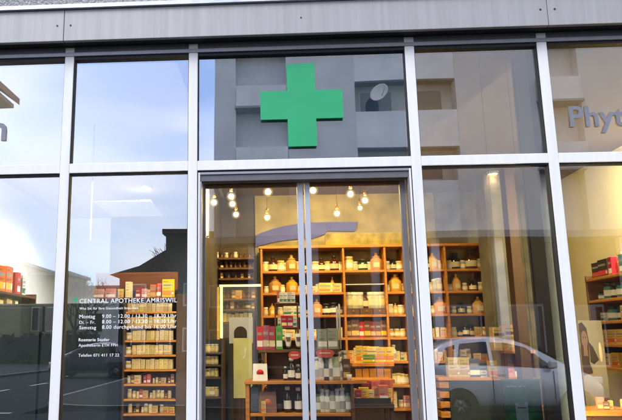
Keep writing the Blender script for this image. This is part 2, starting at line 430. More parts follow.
# ------------------------------------------------------------------ signs
c = at(301.5, 104.5, .006)
pxm = at(301.5+50, 104.5, .006).x - c.x; u = pxm/50
hw, hl = 14.3*u, 41.5*u
pts = [(-hw,-hl),(hw,-hl),(hw,-hw),(hl,-hw),(hl,hw),(hw,hw),(hw,hl),(-hw,hl),(-hw,hw),(-hl,hw),(-hl,-hw),(-hw,-hw)]
pts = [(x, z*1.055) for x, z in pts]
cross = empty('cross_sign', c, 'large bright green pharmacy cross mounted on the glass above the door', 'cross sign')
b = MB(); b.prism(pts, 'y', 0, .008, 'cross_green'); b.build('face', cross)
s_ = .985
b = MB(); b.prism([(x*s_, z*s_) for x, z in pts], 'y', .0085, .018, 'cross_green'); b.build('housing', cross)
for dx, dz in ((-hl*.7,0), (hl*.7,0)):
    MB().tube((dx,.0185,dz), (dx,.0295,dz), .012, .012, 'alu_grey').build('bracket', cross)

YG = .033
hrs = empty('window_lettering', at(80,300,YG), 'white vinyl opening hours lettering with small green cross on the window', 'window lettering')
def hline(px0, px1, base, body, h=None, bold=.0):
    p0, p1 = at(px0, base, YG), at(px1, base-(px1-px0)*.02, YG)
    o = text_part('lettering', body, 'vinyl_white', p0-hrs.location, width=p1.x-p0.x, bold=bold)
    o.parent = hrs
hline(79.5, 177, 303.2, 'CENTRAL APOTHEKE AMRISWIL', bold=0)
hline(79.5, 138, 309.6, 'Was Sie f\u00fcr Ihre Gesundheit brauchen', bold=0)
for base, d_, tt in ((318.3,'Montag','9.00 \u2013 12.00 / 13.30 \u2013 18.30 Uhr'), (323.8,'Di. \u2013 Fr.','8.00 \u2013 12.00 / 13.30 \u2013 18.30 Uhr'), (329.2,'Samstag','8.00 durchgehend bis 16.00 Uhr')):
    hline(79.3, {'Montag':95,'Samstag':96}.get(d_, 95), base, d_, bold=0)
    hline(102, 176.5 if 'durch' not in tt else 176.5, base-.4, tt, bold=0)
hline(78.6, 109.5, 341.2, 'Rosmarie Studer', bold=.008)
hline(78.5, 117.5, 346.6, 'Apothekerin ETH FPH', bold=0)
hline(78.3, 119, 356.6, 'Telefon 071 411 17 22', bold=0)
p = at(75.4, 299.6, YG)-hrs.location; a_, b_ = .0055, .016
b = MB(); b.prism([(-a_,-b_),(a_,-b_),(a_,-a_),(b_,-a_),(b_,a_),(a_,a_),(a_,b_),(-a_,b_),(-a_,a_),(-b_,a_),(-b_,-a_),(-a_,-a_)], 'y', -.0006, .0006, 'vinyl_green')
b.build('cross_mark', hrs, p)

p0 = at(570.3, 126.5, .029); p1 = at(626, 124.8, .029)
sg = empty('wall_lettering', p0, 'large grey sign letters beginning Phy on the upper window pane', 'sign lettering')
o = text_part('lettering', 'Phyt', 'letter_grey', (0,0,0), width=p1.x-p0.x, bold=.02, depth=.003, parent=sg)
p1 = at(5.8, 140, .029)
sg2 = empty('wall_lettering', p1, 'single grey sign letter n at the edge of the upper window', 'sign lettering')
o = text_part('lettering', 'n', 'letter_grey', (0,0,0), height=.118, bold=.02, depth=.003, parent=sg2)
w_ = max(v.co.x for v in o.data.vertices); o.location.x = -w_

# ------------------------------------------------------------------ product prototypes (unit height 1, footprint around origin)
def P_apoth():
    r = empty('apothecary_jar')
    MB().lathe([(0,0),(.30,0),(.33,.03),(.33,.50),(.30,.60),(.20,.68),(.185,.72),(0,.72)], 'honey').build('body', r)
    MB().lathe([(0,.722),(.21,.722),(.215,.76),(.12,.80),(.05,.84),(.085,.90),(.07,.97),(0,1)], 'honey').build('lid', r)
    MB().quad([(-.16,-.335,.16),(.16,-.335,.16),(.16,-.335,.42),(-.16,-.335,.42)], 'label_cream').build('paper_label', r)
    return r
def P_bottle(name, glass, cap, labelm='label_cream', neck=.12, body=.26):
    r = empty(name)
    MB().lathe([(0,0),(body-.02,0),(body,.03),(body,.55),(body*.8,.66),(neck,.74),(neck,.86),(0,.86)], glass).build('body', r)
    MB().lathe([(0,.862),(neck+.02,.862),(neck+.025,1-.02),(neck,1),(0,1)], cap).build('cap', r)
    MB().lathe([(body+.004,.14),(body+.004,.46)], labelm).build('paper_label', r)
    return r
def P_jar(name, glass, cap, labelm, body=.36):
    r = empty(name)
    MB().lathe([(0,0),(body-.03,0),(body,.04),(body,.66),(body*.85,.76),(body*.8,.80),(0,.80)], glass).build('body', r)
    MB().lathe([(0,.802),(body*.86,.802),(body*.88,.98),(body*.84,1),(0,1)], cap).build('lid', r)
    MB().lathe([(body+.004,.2),(body+.004,.56)], labelm).build('paper_label', r)
    return r
def P_box(name, m, band, w=.8, d=.5, band2=None):
    b = MB(); b.box((-w/2,-d/2,0), (w/2,d/2,1), m, .012)
    b.quad([(-w/2+.03,-d/2-.004,.12),(w/2-.03,-d/2-.004,.12),(w/2-.03,-d/2-.004,.38),(-w/2+.03,-d/2-.004,.38)], band)
    b.quad([(-w/2+.06,-d/2-.004,.62),(w/2-.2*w,-d/2-.004,.62),(w/2-.2*w,-d/2-.004,.74),(-w/2+.06,-d/2-.004,.74)], band2 or 'print_grey')
    for k_, (z_, f_) in enumerate(((.50,.8),(.45,.55),(.84,.5))):
        b.quad([(-w/2+.06,-d/2-.0045,z_),(-w/2+.06+(w-.12)*f_,-d/2-.0045,z_),(-w/2+.06+(w-.12)*f_,-d/2-.0045,z_+.022),(-w/2+.06,-d/2-.0045,z_+.022)], 'print_dark')
    b.quad([(w/2-.2*w,-d/2-.0048,.16),(w/2-.06*w,-d/2-.0048,.16),(w/2-.06*w,-d/2-.0048,.16+.14*w),(w/2-.2*w,-d/2-.0048,.16+.14*w)], 'paper_white')
    return b.build(name)
def P_tube(name):
    r = empty(name)
    b = MB(); k = b.mi('paper_white'); sec = []
    for z, rx, ry in ((.18,.10,.10),(.3,.13,.12),(.6,.16,.09),(.9,.2,.03),(1,.2,.012)):
        sec.append([b.bm.verts.new((rx*math.cos(t*math.pi/8), ry*math.sin(t*math.pi/8), z)) for t in range(16)])
    for A, B in zip(sec, sec[1:]):
        for i in range(16):
            f = b.bm.faces.new((A[i],A[(i+1)%16],B[(i+1)%16],B[i])); f.smooth = True
    b.build('body', r)
    MB().lathe([(0,0),(.12,0),(.12,.17),(.1,.18),(0,.18)], 'cap_black').build('cap', r)
    b = MB(); b.quad([(-.09,-.128,.5),(.09,-.128,.5),(.12,-.075,.78),(-.12,-.075,.78)], 'print_dark'); b.build('print', r)
    return r
def P_rod():
    r = empty('display_stick'); MB().lathe([(0,0),(.022,0),(.022,.97),(.012,1),(0,1)], 'paper_white', 12).build('stick', r)
    MB().lathe([(.0235,.05),(.0235,.2)], 'print_grey', 12).build('band', r); return r
PROTO = {}
def proto(kind):
    if kind in PROTO: return PROTO[kind]
    o = {
     'honey': lambda: P_apoth(),
     'amber': lambda: P_bottle('amber_bottle','amber_glass','cap_black','label_cream',.13,.34),
     'dark': lambda: P_bottle('dark_bottle','dark_glass','cap_black','label_cream',.13,.27),
     'dimb': lambda: P_bottle('medicine_bottle','amber_glass','wood_brown','wood_brown',.12,.27),
     'wine': lambda: P_bottle('tonic_bottle','dark_glass','cap_white','paper_white',.075,.15),
     'lotion': lambda: P_bottle('lotion_bottle','paper_white','cap_white','label_grey',.08,.16),
     'lotion_green': lambda: P_bottle('lotion_bottle','box_sage','cap_black','paper_white',.08,.17),
     'lotion_blue': lambda: P_bottle('lotion_bottle','box_blue','cap_white','paper_white',.08,.17),
     'clear': lambda: P_jar('glass_jar','clear_jar','cap_white','label_cream'),
     'pale': lambda: P_jar('storage_jar','pale_jar','pale_jar','paper_white',.38),
     'greenjar': lambda: P_jar('storage_jar','green_glass','cap_black','label_cream',.45),
     'darkjar': lambda: P_jar('storage_jar','dark_glass','cap_black','paper_white',.40),
     'whitecap': lambda: P_jar('cream_jar','box_yellow','cap_white','paper_white',.42),
     'smalljar': lambda: P_jar('cream_jar','pale_jar','cap_white','label_cream',.34),
     'tin': lambda: P_jar('tin','box_teal','cap_black','paper_white',.46),
     'tube': lambda: P_tube('cream_tube'),
     'bcream': lambda: P_box('medicine_box','box_pale','box_cream',.46,.5,'label_cream'),
     'bcreamw': lambda: P_box('medicine_box','box_cream','box_orange',1.3,.6),
     'byellow': lambda: P_box('medicine_box','box_yellow','box_orange',.9,.6),
     'bwhite': lambda: P_box('medicine_box','box_white','box_teal',.9,.6),
     'borange': lambda: P_box('medicine_box','box_orange','box_yellow',1.5,.6),
     'bred': lambda: P_box('medicine_box','box_red','paper_white',.5,.6),
     'bcrimson': lambda: P_box('medicine_box','box_crimson','label_cream',.5,.5),
     'bpink': lambda: P_box('medicine_box','box_pink','paper_white',1.3,.6),
     'bgreen': lambda: P_box('medicine_box','box_green','box_yellow',1.4,.6),
     'bgreent': lambda: P_box('medicine_box','box_green','paper_white',.3,.5),
     'bteal': lambda: P_box('medicine_box','box_teal','paper_white',.9,.5),
     'bblack': lambda: P_box('medicine_box','box_black','box_red',1.1,.5),
     'bblue': lambda: P_box('medicine_box','box_blue','paper_white',.7,.6),
     'bbrown': lambda: P_box('medicine_box','box_brown','box_yellow',.5,.6),
     'bsage': lambda: P_box('medicine_box','box_sage','paper_white',.55,.5),
     'rod': lambda: P_rod(),
     'carton': lambda: P_box('carton','card_light','card',.58,.5,'card'),
     'cartonb': lambda: P_box('carton','card','card_light',.9,.6,'print_dark'),
    }[kind]()
    for ch in [o]+list(o.children): COL.objects.unlink(ch)
    PROTO[kind] = o; return o
DESC = {'honey':('honey coloured apothecary jar','jar'), 'amber':('amber glass medicine bottle','bottle'), 'dark':('dark bottle with cream label','bottle'),
 'dimb':('small brown medicine bottle','bottle'), 'wine':('dark tonic bottle with white label','bottle'), 'lotion':('white lotion bottle','bottle'), 'lotion_green':('pale green lotion bottle','bottle'), 'lotion_blue':('blue lotion bottle','bottle'),
 'clear':('clear glass jar with pale lid','jar'), 'pale':('pale cream storage jar','jar'), 'greenjar':('wide dark green glass jar','jar'), 'darkjar':('black storage jar with white label','jar'),
 'whitecap':('yellow cream jar with white lid','jar'), 'smalljar':('small pale jar with white lid','jar'), 'tin':('dark green and black tin','tin'), 'tube':('white cream tube with black cap','tube'),
 'bcream':('small cream medicine box','medicine box'), 'bcreamw':('wide cream medicine box','medicine box'), 'byellow':('yellow medicine box','medicine box'), 'bwhite':('white medicine box','medicine box'),
 'borange':('bright orange medicine box','medicine box'), 'bred':('red medicine box','medicine box'), 'bcrimson':('crimson medicine box','medicine box'), 'bpink':('pink medicine box','medicine box'),
 'bgreen':('bright green medicine box','medicine box'), 'bgreent':('slim green medicine box','medicine box'), 'bteal':('teal green medicine box','medicine box'), 'bblack':('black and red medicine box','medicine box'),
 'bblue':('dark blue medicine box','medicine box'), 'bbrown':('brown and yellow medicine box','medicine box'), 'bsage':('sage green medicine box','medicine box'),
 'rod':('tall slim white stick','stick'), 'carton':('pale cardboard carton','carton'), 'cartonb':('brown cardboard carton','carton')}
ORD = ['','second','third','fourth','fifth','sixth','seventh','eighth','ninth','tenth','eleventh','twelfth','thirteenth','fourteenth','fifteenth','sixteenth','seventeenth']
ITEMS = {}      # where -> list of (px, kind, obj)
def place(kind, px, loc, h, where, wf=1.0, rz=None):
    """one product: height h (m), wf widens it"""
    o = copy_tree(proto(kind)); o.location = loc
    o.scale = (h*wf, h*(wf if wf < 1.4 else 1.2), h)
    o.rotation_euler.z = random.uniform(-.12,.12) if rz is None else rz
    ITEMS.setdefault(where, []).append((px, kind, o)); return o
def item(kind, px, basez, Y, hpx, where, wf=1.0, rz=None, dy=0):
    a = at(px, 330, Y); s = (Y+3.9)/F
    return place(kind, px, (a.x, Y+dy, basez), hpx*s, where, wf, rz)
def finish_items():
    for where, L_ in ITEMS.items():
        by = {}
        for px, k, o in L_: by.setdefault(DESC[k][0], []).append((px, k, o))
        for d, R in by.items():
            R.sort(key=lambda t: t[0])
            for i, (px, k, o) in enumerate(R):
                if len(R) == 1: lab = f'{d} on {where}'
                elif len(R) > 16: lab = f'{d} packed in the row on {where}'
                else:
                    w = 'leftmost' if i == 0 else ('rightmost' if i == len(R)-1 else ORD[i]+' from left')
                    lab = f'{d}, {w} on {where}'
                tag(o, lab, DESC[k][1], f'{DESC[k][1]} products on {where}')

# ------------------------------------------------------------------ back cabinet
YF, YK = 4.03, 4.38
def zr(px, py, Y): return at(px, py, Y).z
UP = [262, 303.5, 345, 387, 407, 448, 491]
UX = [at(x, 300, YF).x for x in UP]
ROWS = [247.0, 269.5, 291.4, 314.2, 337.2, 361, 385, 408.5, 432, 456, 480]
ZR = [zr(385, y, YF) for y in ROWS]
cab = empty('shelf_cabinet', (UX[0], YF, 0), 'tall orange wood apothecary shelf cabinet along the back wall', 'shelf cabinet')
O0 = cab.location
def cbx(name, a, b, m, par=cab, bev=.003): return bx(name, Vector(a)-par.location, Vector(b)-par.location, m, par, bev)
T = .026
for x in UX: cbx('upright', (x-T/2, YF, 0), (x+T/2, YK, ZR[0]), 'wood_orange')
cbx('top', (UX[0]-.03, YF-.02, ZR[0]+.0005), (UX[-1]+.03, YK, ZR[0]+.03), 'wood_orange_h')
for a, b in zip(UX, UX[1:]):
    for k, z in enumerate(ZR[1:]):
        if k == 1 and abs(a-UX[2]) < 1e-6: continue
        cbx('shelf', (a+T/2+.0005, YF+.004, z-.028), (b-T/2-.0005, YK-.012, z), 'wood_orange_h')
cbx('back_panel', (UX[0]+T/2, YK-.010, .02), (UX[-1]-T/2, YK+.012, ZR[0]-.001), 'back_dark', cab, 0)
# little drawers with knobs in the middle bay
for i in range(3):
    w = (UX[3]-UX[2]-T)/3; a = UX[2]+T/2+i*w
    d = cbx('drawer', (a+.004, YF+.002, ZR[3]+.001), (a+w-.004, YF+.2, ZR[3]+.072), 'wood_brown')
    MB().lathe([(0,0),(.008,0),(.012,.012),(0,.018)], 'brass', 12).build('knob', d)
    k = d.children[0]; k.location = (a+w/2-O0.x, -.001+.002, ZR[3]+.036); k.rotation_euler.x = rad(90)
SH = ['top shelf of back cabinet','second shelf of back cabinet','third shelf of back cabinet','fourth shelf of back cabinet','fifth shelf of back cabinet','sixth shelf of back cabinet','seventh shelf of back cabinet','eighth shelf of back cabinet']
def row(r, lst, Y=YF+.12):
    for k, px, h, wf in lst: item(k, px, ZR[r]+.001, Y, h, SH[r-1], wf)
row(1, [('smalljar',266.5,10,1),('amber',274,15.5,.95),('pale',282,11,1),('clear',286,9,.8),('honey',293,17,1.1),('clear',299,10,.9),
        ('dark',309,12,1),('pale',317.5,9.5,1.2),('amber',323.5,13,.95),('pale',329.5,9.5,1),('amber',336.5,15.5,1.0),('pale',342,9,.8),
        ('pale',351.5,14,.9),('clear',358,9,.9),('greenjar',366,11,1),('clear',371.5,8.5,.9),('honey',379.5,18,1.05),('pale',385,8,.7),
        ('clear',390.5,9,.9),('dark',396.5,12,1.1),('pale',402.5,9,1),
        ('darkjar',429.5,10.5,1.1),('honey',437,17,.95),('pale',443,9,.9),
        ('dark',460,16,1.15),('clear',467.5,9,1),('amber',476,18,1.0),('clear',483.5,10,1),('pale',454,9,.9)])
row(2, [('clear',267,7,1),('honey',276,17,1.1),('pale',283,8,1),('honey',293,16.5,1.1),('smalljar',300,7,1),
        ('bcreamw',314,6.5,1),('bcreamw',327,9.5,1.1),('bcreamw',338,9,.9),('honey',334,15.5,.5),
        ('honey',397.5,18,1.1),('clear',403.5,8,1),('clear',391,7,1),
        ('pale',432,9,1),('clear',437.5,12,.8),('clear',441.5,13,.8),('honey',459.5,17,.8),('dark',476,11.5,1.15),('clear',468,8,1),('clear',484.5,8.5,1),('pale',453,7,1)])
row(3, [('honey',272.5,12,.8),('clear',266,8,.9),('clear',281,8,1),('bwhite',289,9,1.2),('bwhite',298,9,1),
        ('honey',317.5,16,1.05),('darkjar',327,11,1),('darkjar',334,12,.9),('amber',340,11,.9),('dark',309.5,11,1),
        ('clear',391,10,1),('honey',396.5,11,.8),('clear',402,9,1.1),
        ('honey',441.5,17,1.15),('pale',433,8,1),('dark',463,11,1.1),('honey',480,17,1.0),('clear',455,7,1),('clear',471,7,1),('clear',488,8,.7)])
# tall white jars in the double-height middle bay
for i, px in enumerate((350,355.5,361,366.5,372,377.5,383)):
    item('clear' if i != 3 else 'amber', px, ZR[3]+.0735, YF+.13, 16, 'drawers in the middle bay', .75)
cbx('glass_shelf', (UX[2]+T/2+.001, YF+.02, ZR[2]+.085), (UX[3]-T/2-.001, YK-.03, ZR[2]+.095), 'chrome_strip', cab, 0)
row(4, [('whitecap',266,7,1),('byellow',272,8,.8),('byellow',279,9,.7),('bcreamw',290,8,.9),('whitecap',299,8,.9),
        ('smalljar',309,9,.9),('whitecap',315,8,1),('bwhite',321,8,.6),('byellow',327,8,.7),('bwhite',332,7,.7),
        ('bbrown',349,16,.8),('bbrown',355,17,.9),('bred',361,15,.8),('bbrown',367,16,.8),('bcrimson',372.5,15,.8),('bbrown',378,15,.8),('bbrown',383,16,.8),
        ('whitecap',390.5,8,.9),('whitecap',396.5,8,.9),('whitecap',402.5,8,.9),
        ('byellow',431,8,.8),('bcream',437,9,.8),('byellow',443,9,.7),
        ('whitecap',453.5,9,.8),('dark',460,9,1),('darkjar',466,11,.8),('dark',471.5,12,.9),('byellow',477.5,9,.8),('whitecap',484.5,9,.8)])
row(5, [('byellow',266,8,1),('bcream',273,9,.9),('byellow',349,10,.9),('bcreamw',357,9,.8),('byellow',366,10,1),('bcreamw',375,10,.7),('byellow',383,9,.9),
        ('lotion',392.5,15,1.2),('bcream',396.5,9,.9),('bwhite',401,8,.5),('bcream',404,8,.6),
        ('byellow',475,6.5,1.2),('byellow',482,6,1),('byellow',488,5,1)])
row(6, [('pale',390.5,10,.9),('pale',395,10.5,.9),('pale',399.5,10,.9),('pale',403.5,9.5,.8)])
row(7, [('bcream',391,15,.6),('smalljar',397,7,1),('bpink',403,11,.5)])

for r, h0 in ((1,8.5),(2,7.5),(3,8),(4,9),(5,9.5),(6,9),(7,9)):
    used = [(q[0], q[2].scale.x*.62*F/(YF+4)/2) for q in ITEMS.get(SH[r-1], [])]
    for (ua, ub) in zip(UP, UP[1:]):
        if r in (2,3) and ua == 345: continue
        px = ua+4
        while px < ub-3.5:
            if all(abs(px-q) > w_+2.2 for q, w_ in used):
                k = random.choice(['pale','clear','smalljar','dark','amber'] if r < 4 else ['byellow','bcream','whitecap','bwhite','smalljar','bsage','bred','byellow','bcream'])
                h = h0*random.uniform(.8,1.15)
                item(k, px, ZR[r]+.001, YF+random.uniform(.10,.16), h, SH[r-1], .72 if k[0] != 'b' else .62); px += 4.6
            else: px += .6
# inner counter: board at y 363 with boxes, drawers beneath
Y1 = 3.45
z1 = zr(372, 363, Y1)
def X(px, Y, py=360): return at(px, py, Y).x
ct = empty('counter', (X(372,Y1), Y1, 0), 'orange wood counter with small drawers in front of the back cabinet', 'counter')
def pbx(par, name, a, b, m, bev=.003): return bx(name, Vector(a)-par.location, Vector(b)-par.location, m, par, bev)
pbx(ct, 'worktop', (X(352,Y1),Y1,z1-.035), (X(394,Y1),YF-.03,z1), 'wood_orange_h')
pbx(ct, 'body', (X(354,Y1),Y1+.04,0), (X(392,Y1),YF-.04,z1-.036), 'wood_brown')
for k in range(3):
    for i in range(5):
        xa = X(355+i*7.2,Y1); xb = X(355+i*7.2+6.6,Y1)
        d = pbx(ct, 'drawer', (xa,Y1+.02,z1-.17-k*.13), (xb,Y1+.039,z1-.06-k*.13), 'wood_orange_h')
W1 = 'drawer counter before back cabinet'
for k, px, h, wf in (('byellow',358,16,.45),('bcream',354.5,14,.5),('bgreen',367.5,7.5,1.1),('borange',379,7,1.0),('borange',388,6.5,.8)):
    item(k, px, z1+.001, Y1+.12, h, W1, wf)
for k, px, h, wf in (('byellow',365,13,.5),('bcreamw',372,12.5,.6),('byellow',380,12,.8),('bcreamw',387,12,.5)):
    item(k, px, z1+.001, Y1+.35, h+2, W1, wf)
# front counter: board at y 381
Y2 = 2.85
z2 = zr(368, 379.5, Y2)
ct2 = empty('counter', (X(368,Y2), Y2, 0), 'lower orange wood counter with a bright top near the right sliding door', 'counter')
pbx(ct2, 'worktop', (X(342,Y2),Y2,z2-.04), (X(394,Y2),Y2+.42,z2), 'wood_orange_h')
pbx(ct2, 'body', (X(345,Y2),Y2+.12,0), (X(391,Y2),Y2+.38,z2-.041), 'wood_dark')
# low tray with gift packs
Y3 = 2.3
z3 = zr(367, 404, Y3)
tb = empty('low_table', (X(367,Y3), Y3, 0), 'dark low table in front of the orange counter', 'table')
pbx(tb, 'top', (X(344,Y3),Y3,z3-.04), (X(392,Y3),Y3+.38,z3), 'wood_dark')
for xa in (346, 388):
    for ya in (.02, .33): pbx(tb, 'leg', (X(xa,Y3),Y3+ya,0), (X(xa,Y3)+.035,Y3+ya+.035,z3-.041), 'wood_dark')
tr = empty('tray', (X(367,Y3), Y3+.05, z3+.001), 'dark rimmed tray of gold and red packs on the low table', 'tray')
xa, xb = X(346,Y3), X(388,Y3)
pbx(tr, 'base', (xa,Y3+.03,z3+.001), (xb,Y3+.33,z3+.011), 'box_black', 0)
for nm, a, b in (('rim',(xa,Y3+.02,z3+.001),(xb,Y3+.0295,z3+.05)), ('rim',(xa,Y3+.3305,z3+.001),(xb,Y3+.34,z3+.05)), ('rim',(xa-.01,Y3+.02,z3+.001),(xa-.0005,Y3+.34,z3+.05)), ('rim',(xb+.0005,Y3+.02,z3+.001),(xb+.01,Y3+.34,z3+.05))):
    pbx(tr, nm, a, b, 'box_black', 0)
for k, px, h, wf in (('byellow',350,12,.7),('bred',356,11,1),('byellow',361,13,.8),('bcreamw',367,11,.6),('borange',374,13,.5),('bred',380,15,1.2),('byellow',385,12,.6)):
    item(k, px, z3+.012, Y3+.12, h, 'dark tray on low table', wf, rz=random.uniform(-.4,.4))
for k, px, h, wf in (('bred',371,18,1),('borange',377,18,.5),('bred',384,19,1),('bcrimson',364,16,1)):
    item(k, px, z3+.012, Y3+.25, h, 'dark tray on low table', wf, rz=random.uniform(-.4,.4))

# counter at the right with cartons (panel beside the column)
Y4 = 3.35
z4 = zr(470, 377.5, Y4)
ct3 = empty('counter', (X(470,Y4), Y4, 0), 'dark topped counter carrying cardboard cartons beside the concrete column', 'counter')
pbx(ct3, 'worktop', (X(437,Y4),Y4,z4-.03), (X(524,Y4),Y4+.40,z4), 'wood_orange_h')
pbx(ct3, 'body', (X(448.5,Y4),Y4+.04,0), (X(522,Y4),Y4+.38,z4-.031), 'cabinet_teal')
for k in range(7):
    zz = z4-.045-k*.10
    pbx(ct3, 'drawer', (X(438,Y4),Y4+.015,zz-.062), (X(447.5,Y4),Y4+.36,zz), 'wood_orange_h')
W4 = 'counter beside the column'
for k, px, h, wf in (('carton',450,18,1),('carton',460.5,18,1),('bblue',470.5,17,.85),('bblue',479.5,12,.9),('byellow',490,15,.7),('bwhite',479.5,6,1.2)):
    item(k, px, z4+.001, Y4+.13+(.16 if k == 'bblue' and px > 475 else 0), h, W4, wf, rz=0.02)
for k, px, h, wf in (('cartonb',513,19,.8),('cartonb',502,17,.75)):
    item(k, px, z4+.001, Y4+.26, h, W4, wf, rz=0.05)
# tall box stack behind, and gift bags
def gift_bag(px, base, Y, hpx, m, lab):
    s = (Y+3.9)/F; h = hpx*s; x = X(px, Y)
    r = empty('paper_bag', (x, Y, base), lab, 'paper bag', 'paper gift bags in the shop')
    b = MB(); w = h*.36
    b.bm.faces.ensure_lookup_table()
    v0 = [(-w,-.05,0),(w,-.05,0),(w,.05,0),(-w,.05,0)]; v1 = [(-w*.94,-.02,h*.8),(w*.94,-.02,h*.8),(w*.94,.02,h*.8),(-w*.94,.02,h*.8)]
    b.quad(v0, m)
    for i in range(4): b.quad([v0[i], v0[(i+1)%4], v1[(i+1)%4], v1[i]], m)
    b.build('bag', r)
    for yy in (-.02,.02):
        b = MB(); pr = None
        for i in range(9):
            t = math.pi*i/8; q = (-w*.4*math.cos(t), yy, h*.8+h*.2*math.sin(t))
            if pr: b.tube(pr, q, .004, .004, 'flex', 6)
            pr = q
        b.build('handle', r)
    b = MB(); b.lathe([(0,0),(w*.5,0),(w*.5,.002),(0,.002)], 'box_red', 14); o = b.build('print', r, (0,-.038,h*.36)); o.rotation_euler.x = rad(95); o.scale = (1,1.0,1)
    return r
z5 = zr(505, 350, 3.62)
cb = empty('box_shelf', (X(506,3.62), 3.62, 0), 'narrow brown shelf stand between the column and the counter', 'shelf')
gift_bag(507, z4+.001, Y4+.07, 15, 'box_pink', 'pink paper bag with round red print on the counter by the column')
gift_bag(517, z4+.001, Y4+.09, 20, 'paper_white', 'white paper bag with round red print before the brown carton')
pbx(cb, 'board', (X(491.5,3.62)+.01,3.24,z5-.03), (X(523,3.62),3.39,z5), 'wood_orange_h')
for px in (494, 521): pbx(cb, 'side', (X(px,3.62),3.25,z4+.0005), (X(px,3.62)+.02,3.38,z5-.031), 'wood_brown')
for px, h in ((499,22),(511,24)):
    item('cartonb', px, z5+.001, 3.31, h, 'narrow shelf above the counter', .8, rz=.03)
item('byellow', 503, z5+.001, 3.26, 9, 'narrow shelf above the counter', .8)

# ------------------------------------------------------------------ front display unit behind the sliding doors
Y6 = 1.9
gd = empty('display_stand', (X(300,Y6), Y6, 0), 'brown wooden tiered display stand full of lotions just inside the sliding doors', 'display stand')
zb = [zr(290,349.5,Y6), zr(290,381,Y6), zr(290,413.5,Y6), zr(290,446,Y6)]
pbx(gd, 'side_panel', (X(245,Y6),Y6+.02,0), (X(249,Y6),Y6+.34,zb[1]-.0265), 'wood_orange')
pbx(gd, 'side_panel', (X(262,Y6),Y6+.10,zb[1]+.001), (X(265,Y6),Y6+.34,zb[0]-.0265), 'wood_brown')
pbx(gd, 'side_panel', (X(350,Y6),Y6+.02,0), (X(353,Y6),Y6+.34,zb[1]-.0265), 'wood_brown')
pbx(gd, 'shelf', (X(258,Y6),Y6+.08,zb[0]-.026), (X(341,Y6),Y6+.34,zb[0]), 'wood_brown')
pbx(gd, 'shelf', (X(244,Y6),Y6,zb[1]-.026), (X(354,Y6),Y6+.34,zb[1]), 'wood_orange_h')
for z in zb[2:]: pbx(gd, 'shelf', (X(249.5,Y6),Y6+.03,z-.026), (X(349.5,Y6),Y6+.34,z), 'wood_orange_h')
pbx(gd, 'back_panel', (X(266,Y6),Y6+.345,.02), (X(340,Y6),Y6+.36,zb[0]+.03), 'wood_brown', 0)
# risers carrying the white and red packs
zr1, zr2 = zr(287,303,Y6+.2), zr(287,327,Y6+.2)
pbx(gd, 'riser', (X(277,Y6+.2),Y6+.16,zr1-.012), (X(298,Y6+.2),Y6+.33,zr1), 'wood_brown')
pbx(gd, 'riser', (X(277,Y6+.2),Y6+.16,zr2-.012), (X(298,Y6+.2),Y6+.33,zr2), 'wood_brown')
pbx(gd, 'riser_post', (X(298.2,Y6+.2),Y6+.20,zb[0]+.001), (X(299.6,Y6+.2),Y6+.30,zr1), 'wood_brown')
pbx(gd, 'riser_post', (X(275.4,Y6+.2),Y6+.20,zb[0]+.001), (X(276.8,Y6+.2),Y6+.30,zr1), 'wood_brown')
G0, G1, G2, G3 = 'top of the display stand', 'middle board of display stand', 'lower board of display stand', 'riser of the display stand'
for k, px, h, wf in (('bred',279.5,13,.55),('bwhite',282,10.5,.4),('bwhite',286,10.5,.4),('bwhite',290,10.5,.4),('bwhite',294,10.5,.4)):
    item(k, px, zr1+.001, Y6+.22 + (.06 if k == 'bred' else 0), h, 'upper '+G3, wf)
for k, px, h, wf in (('bcrimson',284,11,1),('bcrimson',290,11,1),('bwhite',295,10,.4),('bwhite',279.5,9,.4)):
    item(k, px, zr2+.001, Y6+.22, h, 'lower '+G3, wf)
for k, px, h, wf in (('bred',260,22,.55),('bcrimson',266,23,.6),('bcrimson',272,22,.6),('bgreent',279,22,1.0),('tube',288,15,1.3),('tube',298,15,1.3),
                     ('rod',337.5,41,1),('rod',340,43,1),('bsage',321.5,19,.9),('bsage',332,19.5,.9)):
    item(k, px, zb[0]+.001, Y6+.15, h, G0, wf)
for k, px, h, wf in (('wine',284.5,13,1.1),('wine',290.5,21,1.1),('wine',297,15,1.1),
                     ('lotion',315.5,22,1.05),('lotion',320,25,1.05),('lotion_blue',325,24,1.05),('lotion',329,24,1.05),('lotion_green',334.5,26,1.1),('lotion',339,19,1.0),
                     ('bbrown',344.5,20,.7)):
    item(k, px, zb[1]+.001, Y6+.10, h, G1, wf)
for i, (px, h) in enumerate(((318,23),(324.5,22),(331,24),(337,22),(343,23))): item('lotion', px, zb[1]+.001, Y6+.24, h+4, 'back of the middle display board', 1.0)
for k, px, h, wf in (('wine',286,24,1.0),('wine',296.5,23,1.0),('lotion_green',316,20,1.1),('lotion',320,22,1.1),('lotion',325,21,1.1),('lotion_green',330,23,1.1),('lotion',335,22,1.1),('lotion',340,23,1.1),('lotion_green',345,21,1.1)):
    item(k, px, zb[2]+.001, Y6+.10, h, G2, wf)
for i, (px, h) in enumerate(((318,22),(324,24),(330,22),(337,25),(343,23))): item('lotion', px, zb[2]+.001, Y6+.24, h+4, 'back of the lower display board', 1.0)
for k, px, h, wf in (('bpink',318,18,.6),('bgreen',330,17,.6),('bwhite',341,18,.8),('bblue',256,18,1),('bwhite',272,16,1),('bred',286,17,1.2)):
    item(k, px, zb[3]+.001, Y6+.12, h, 'bottom board of display stand', wf)
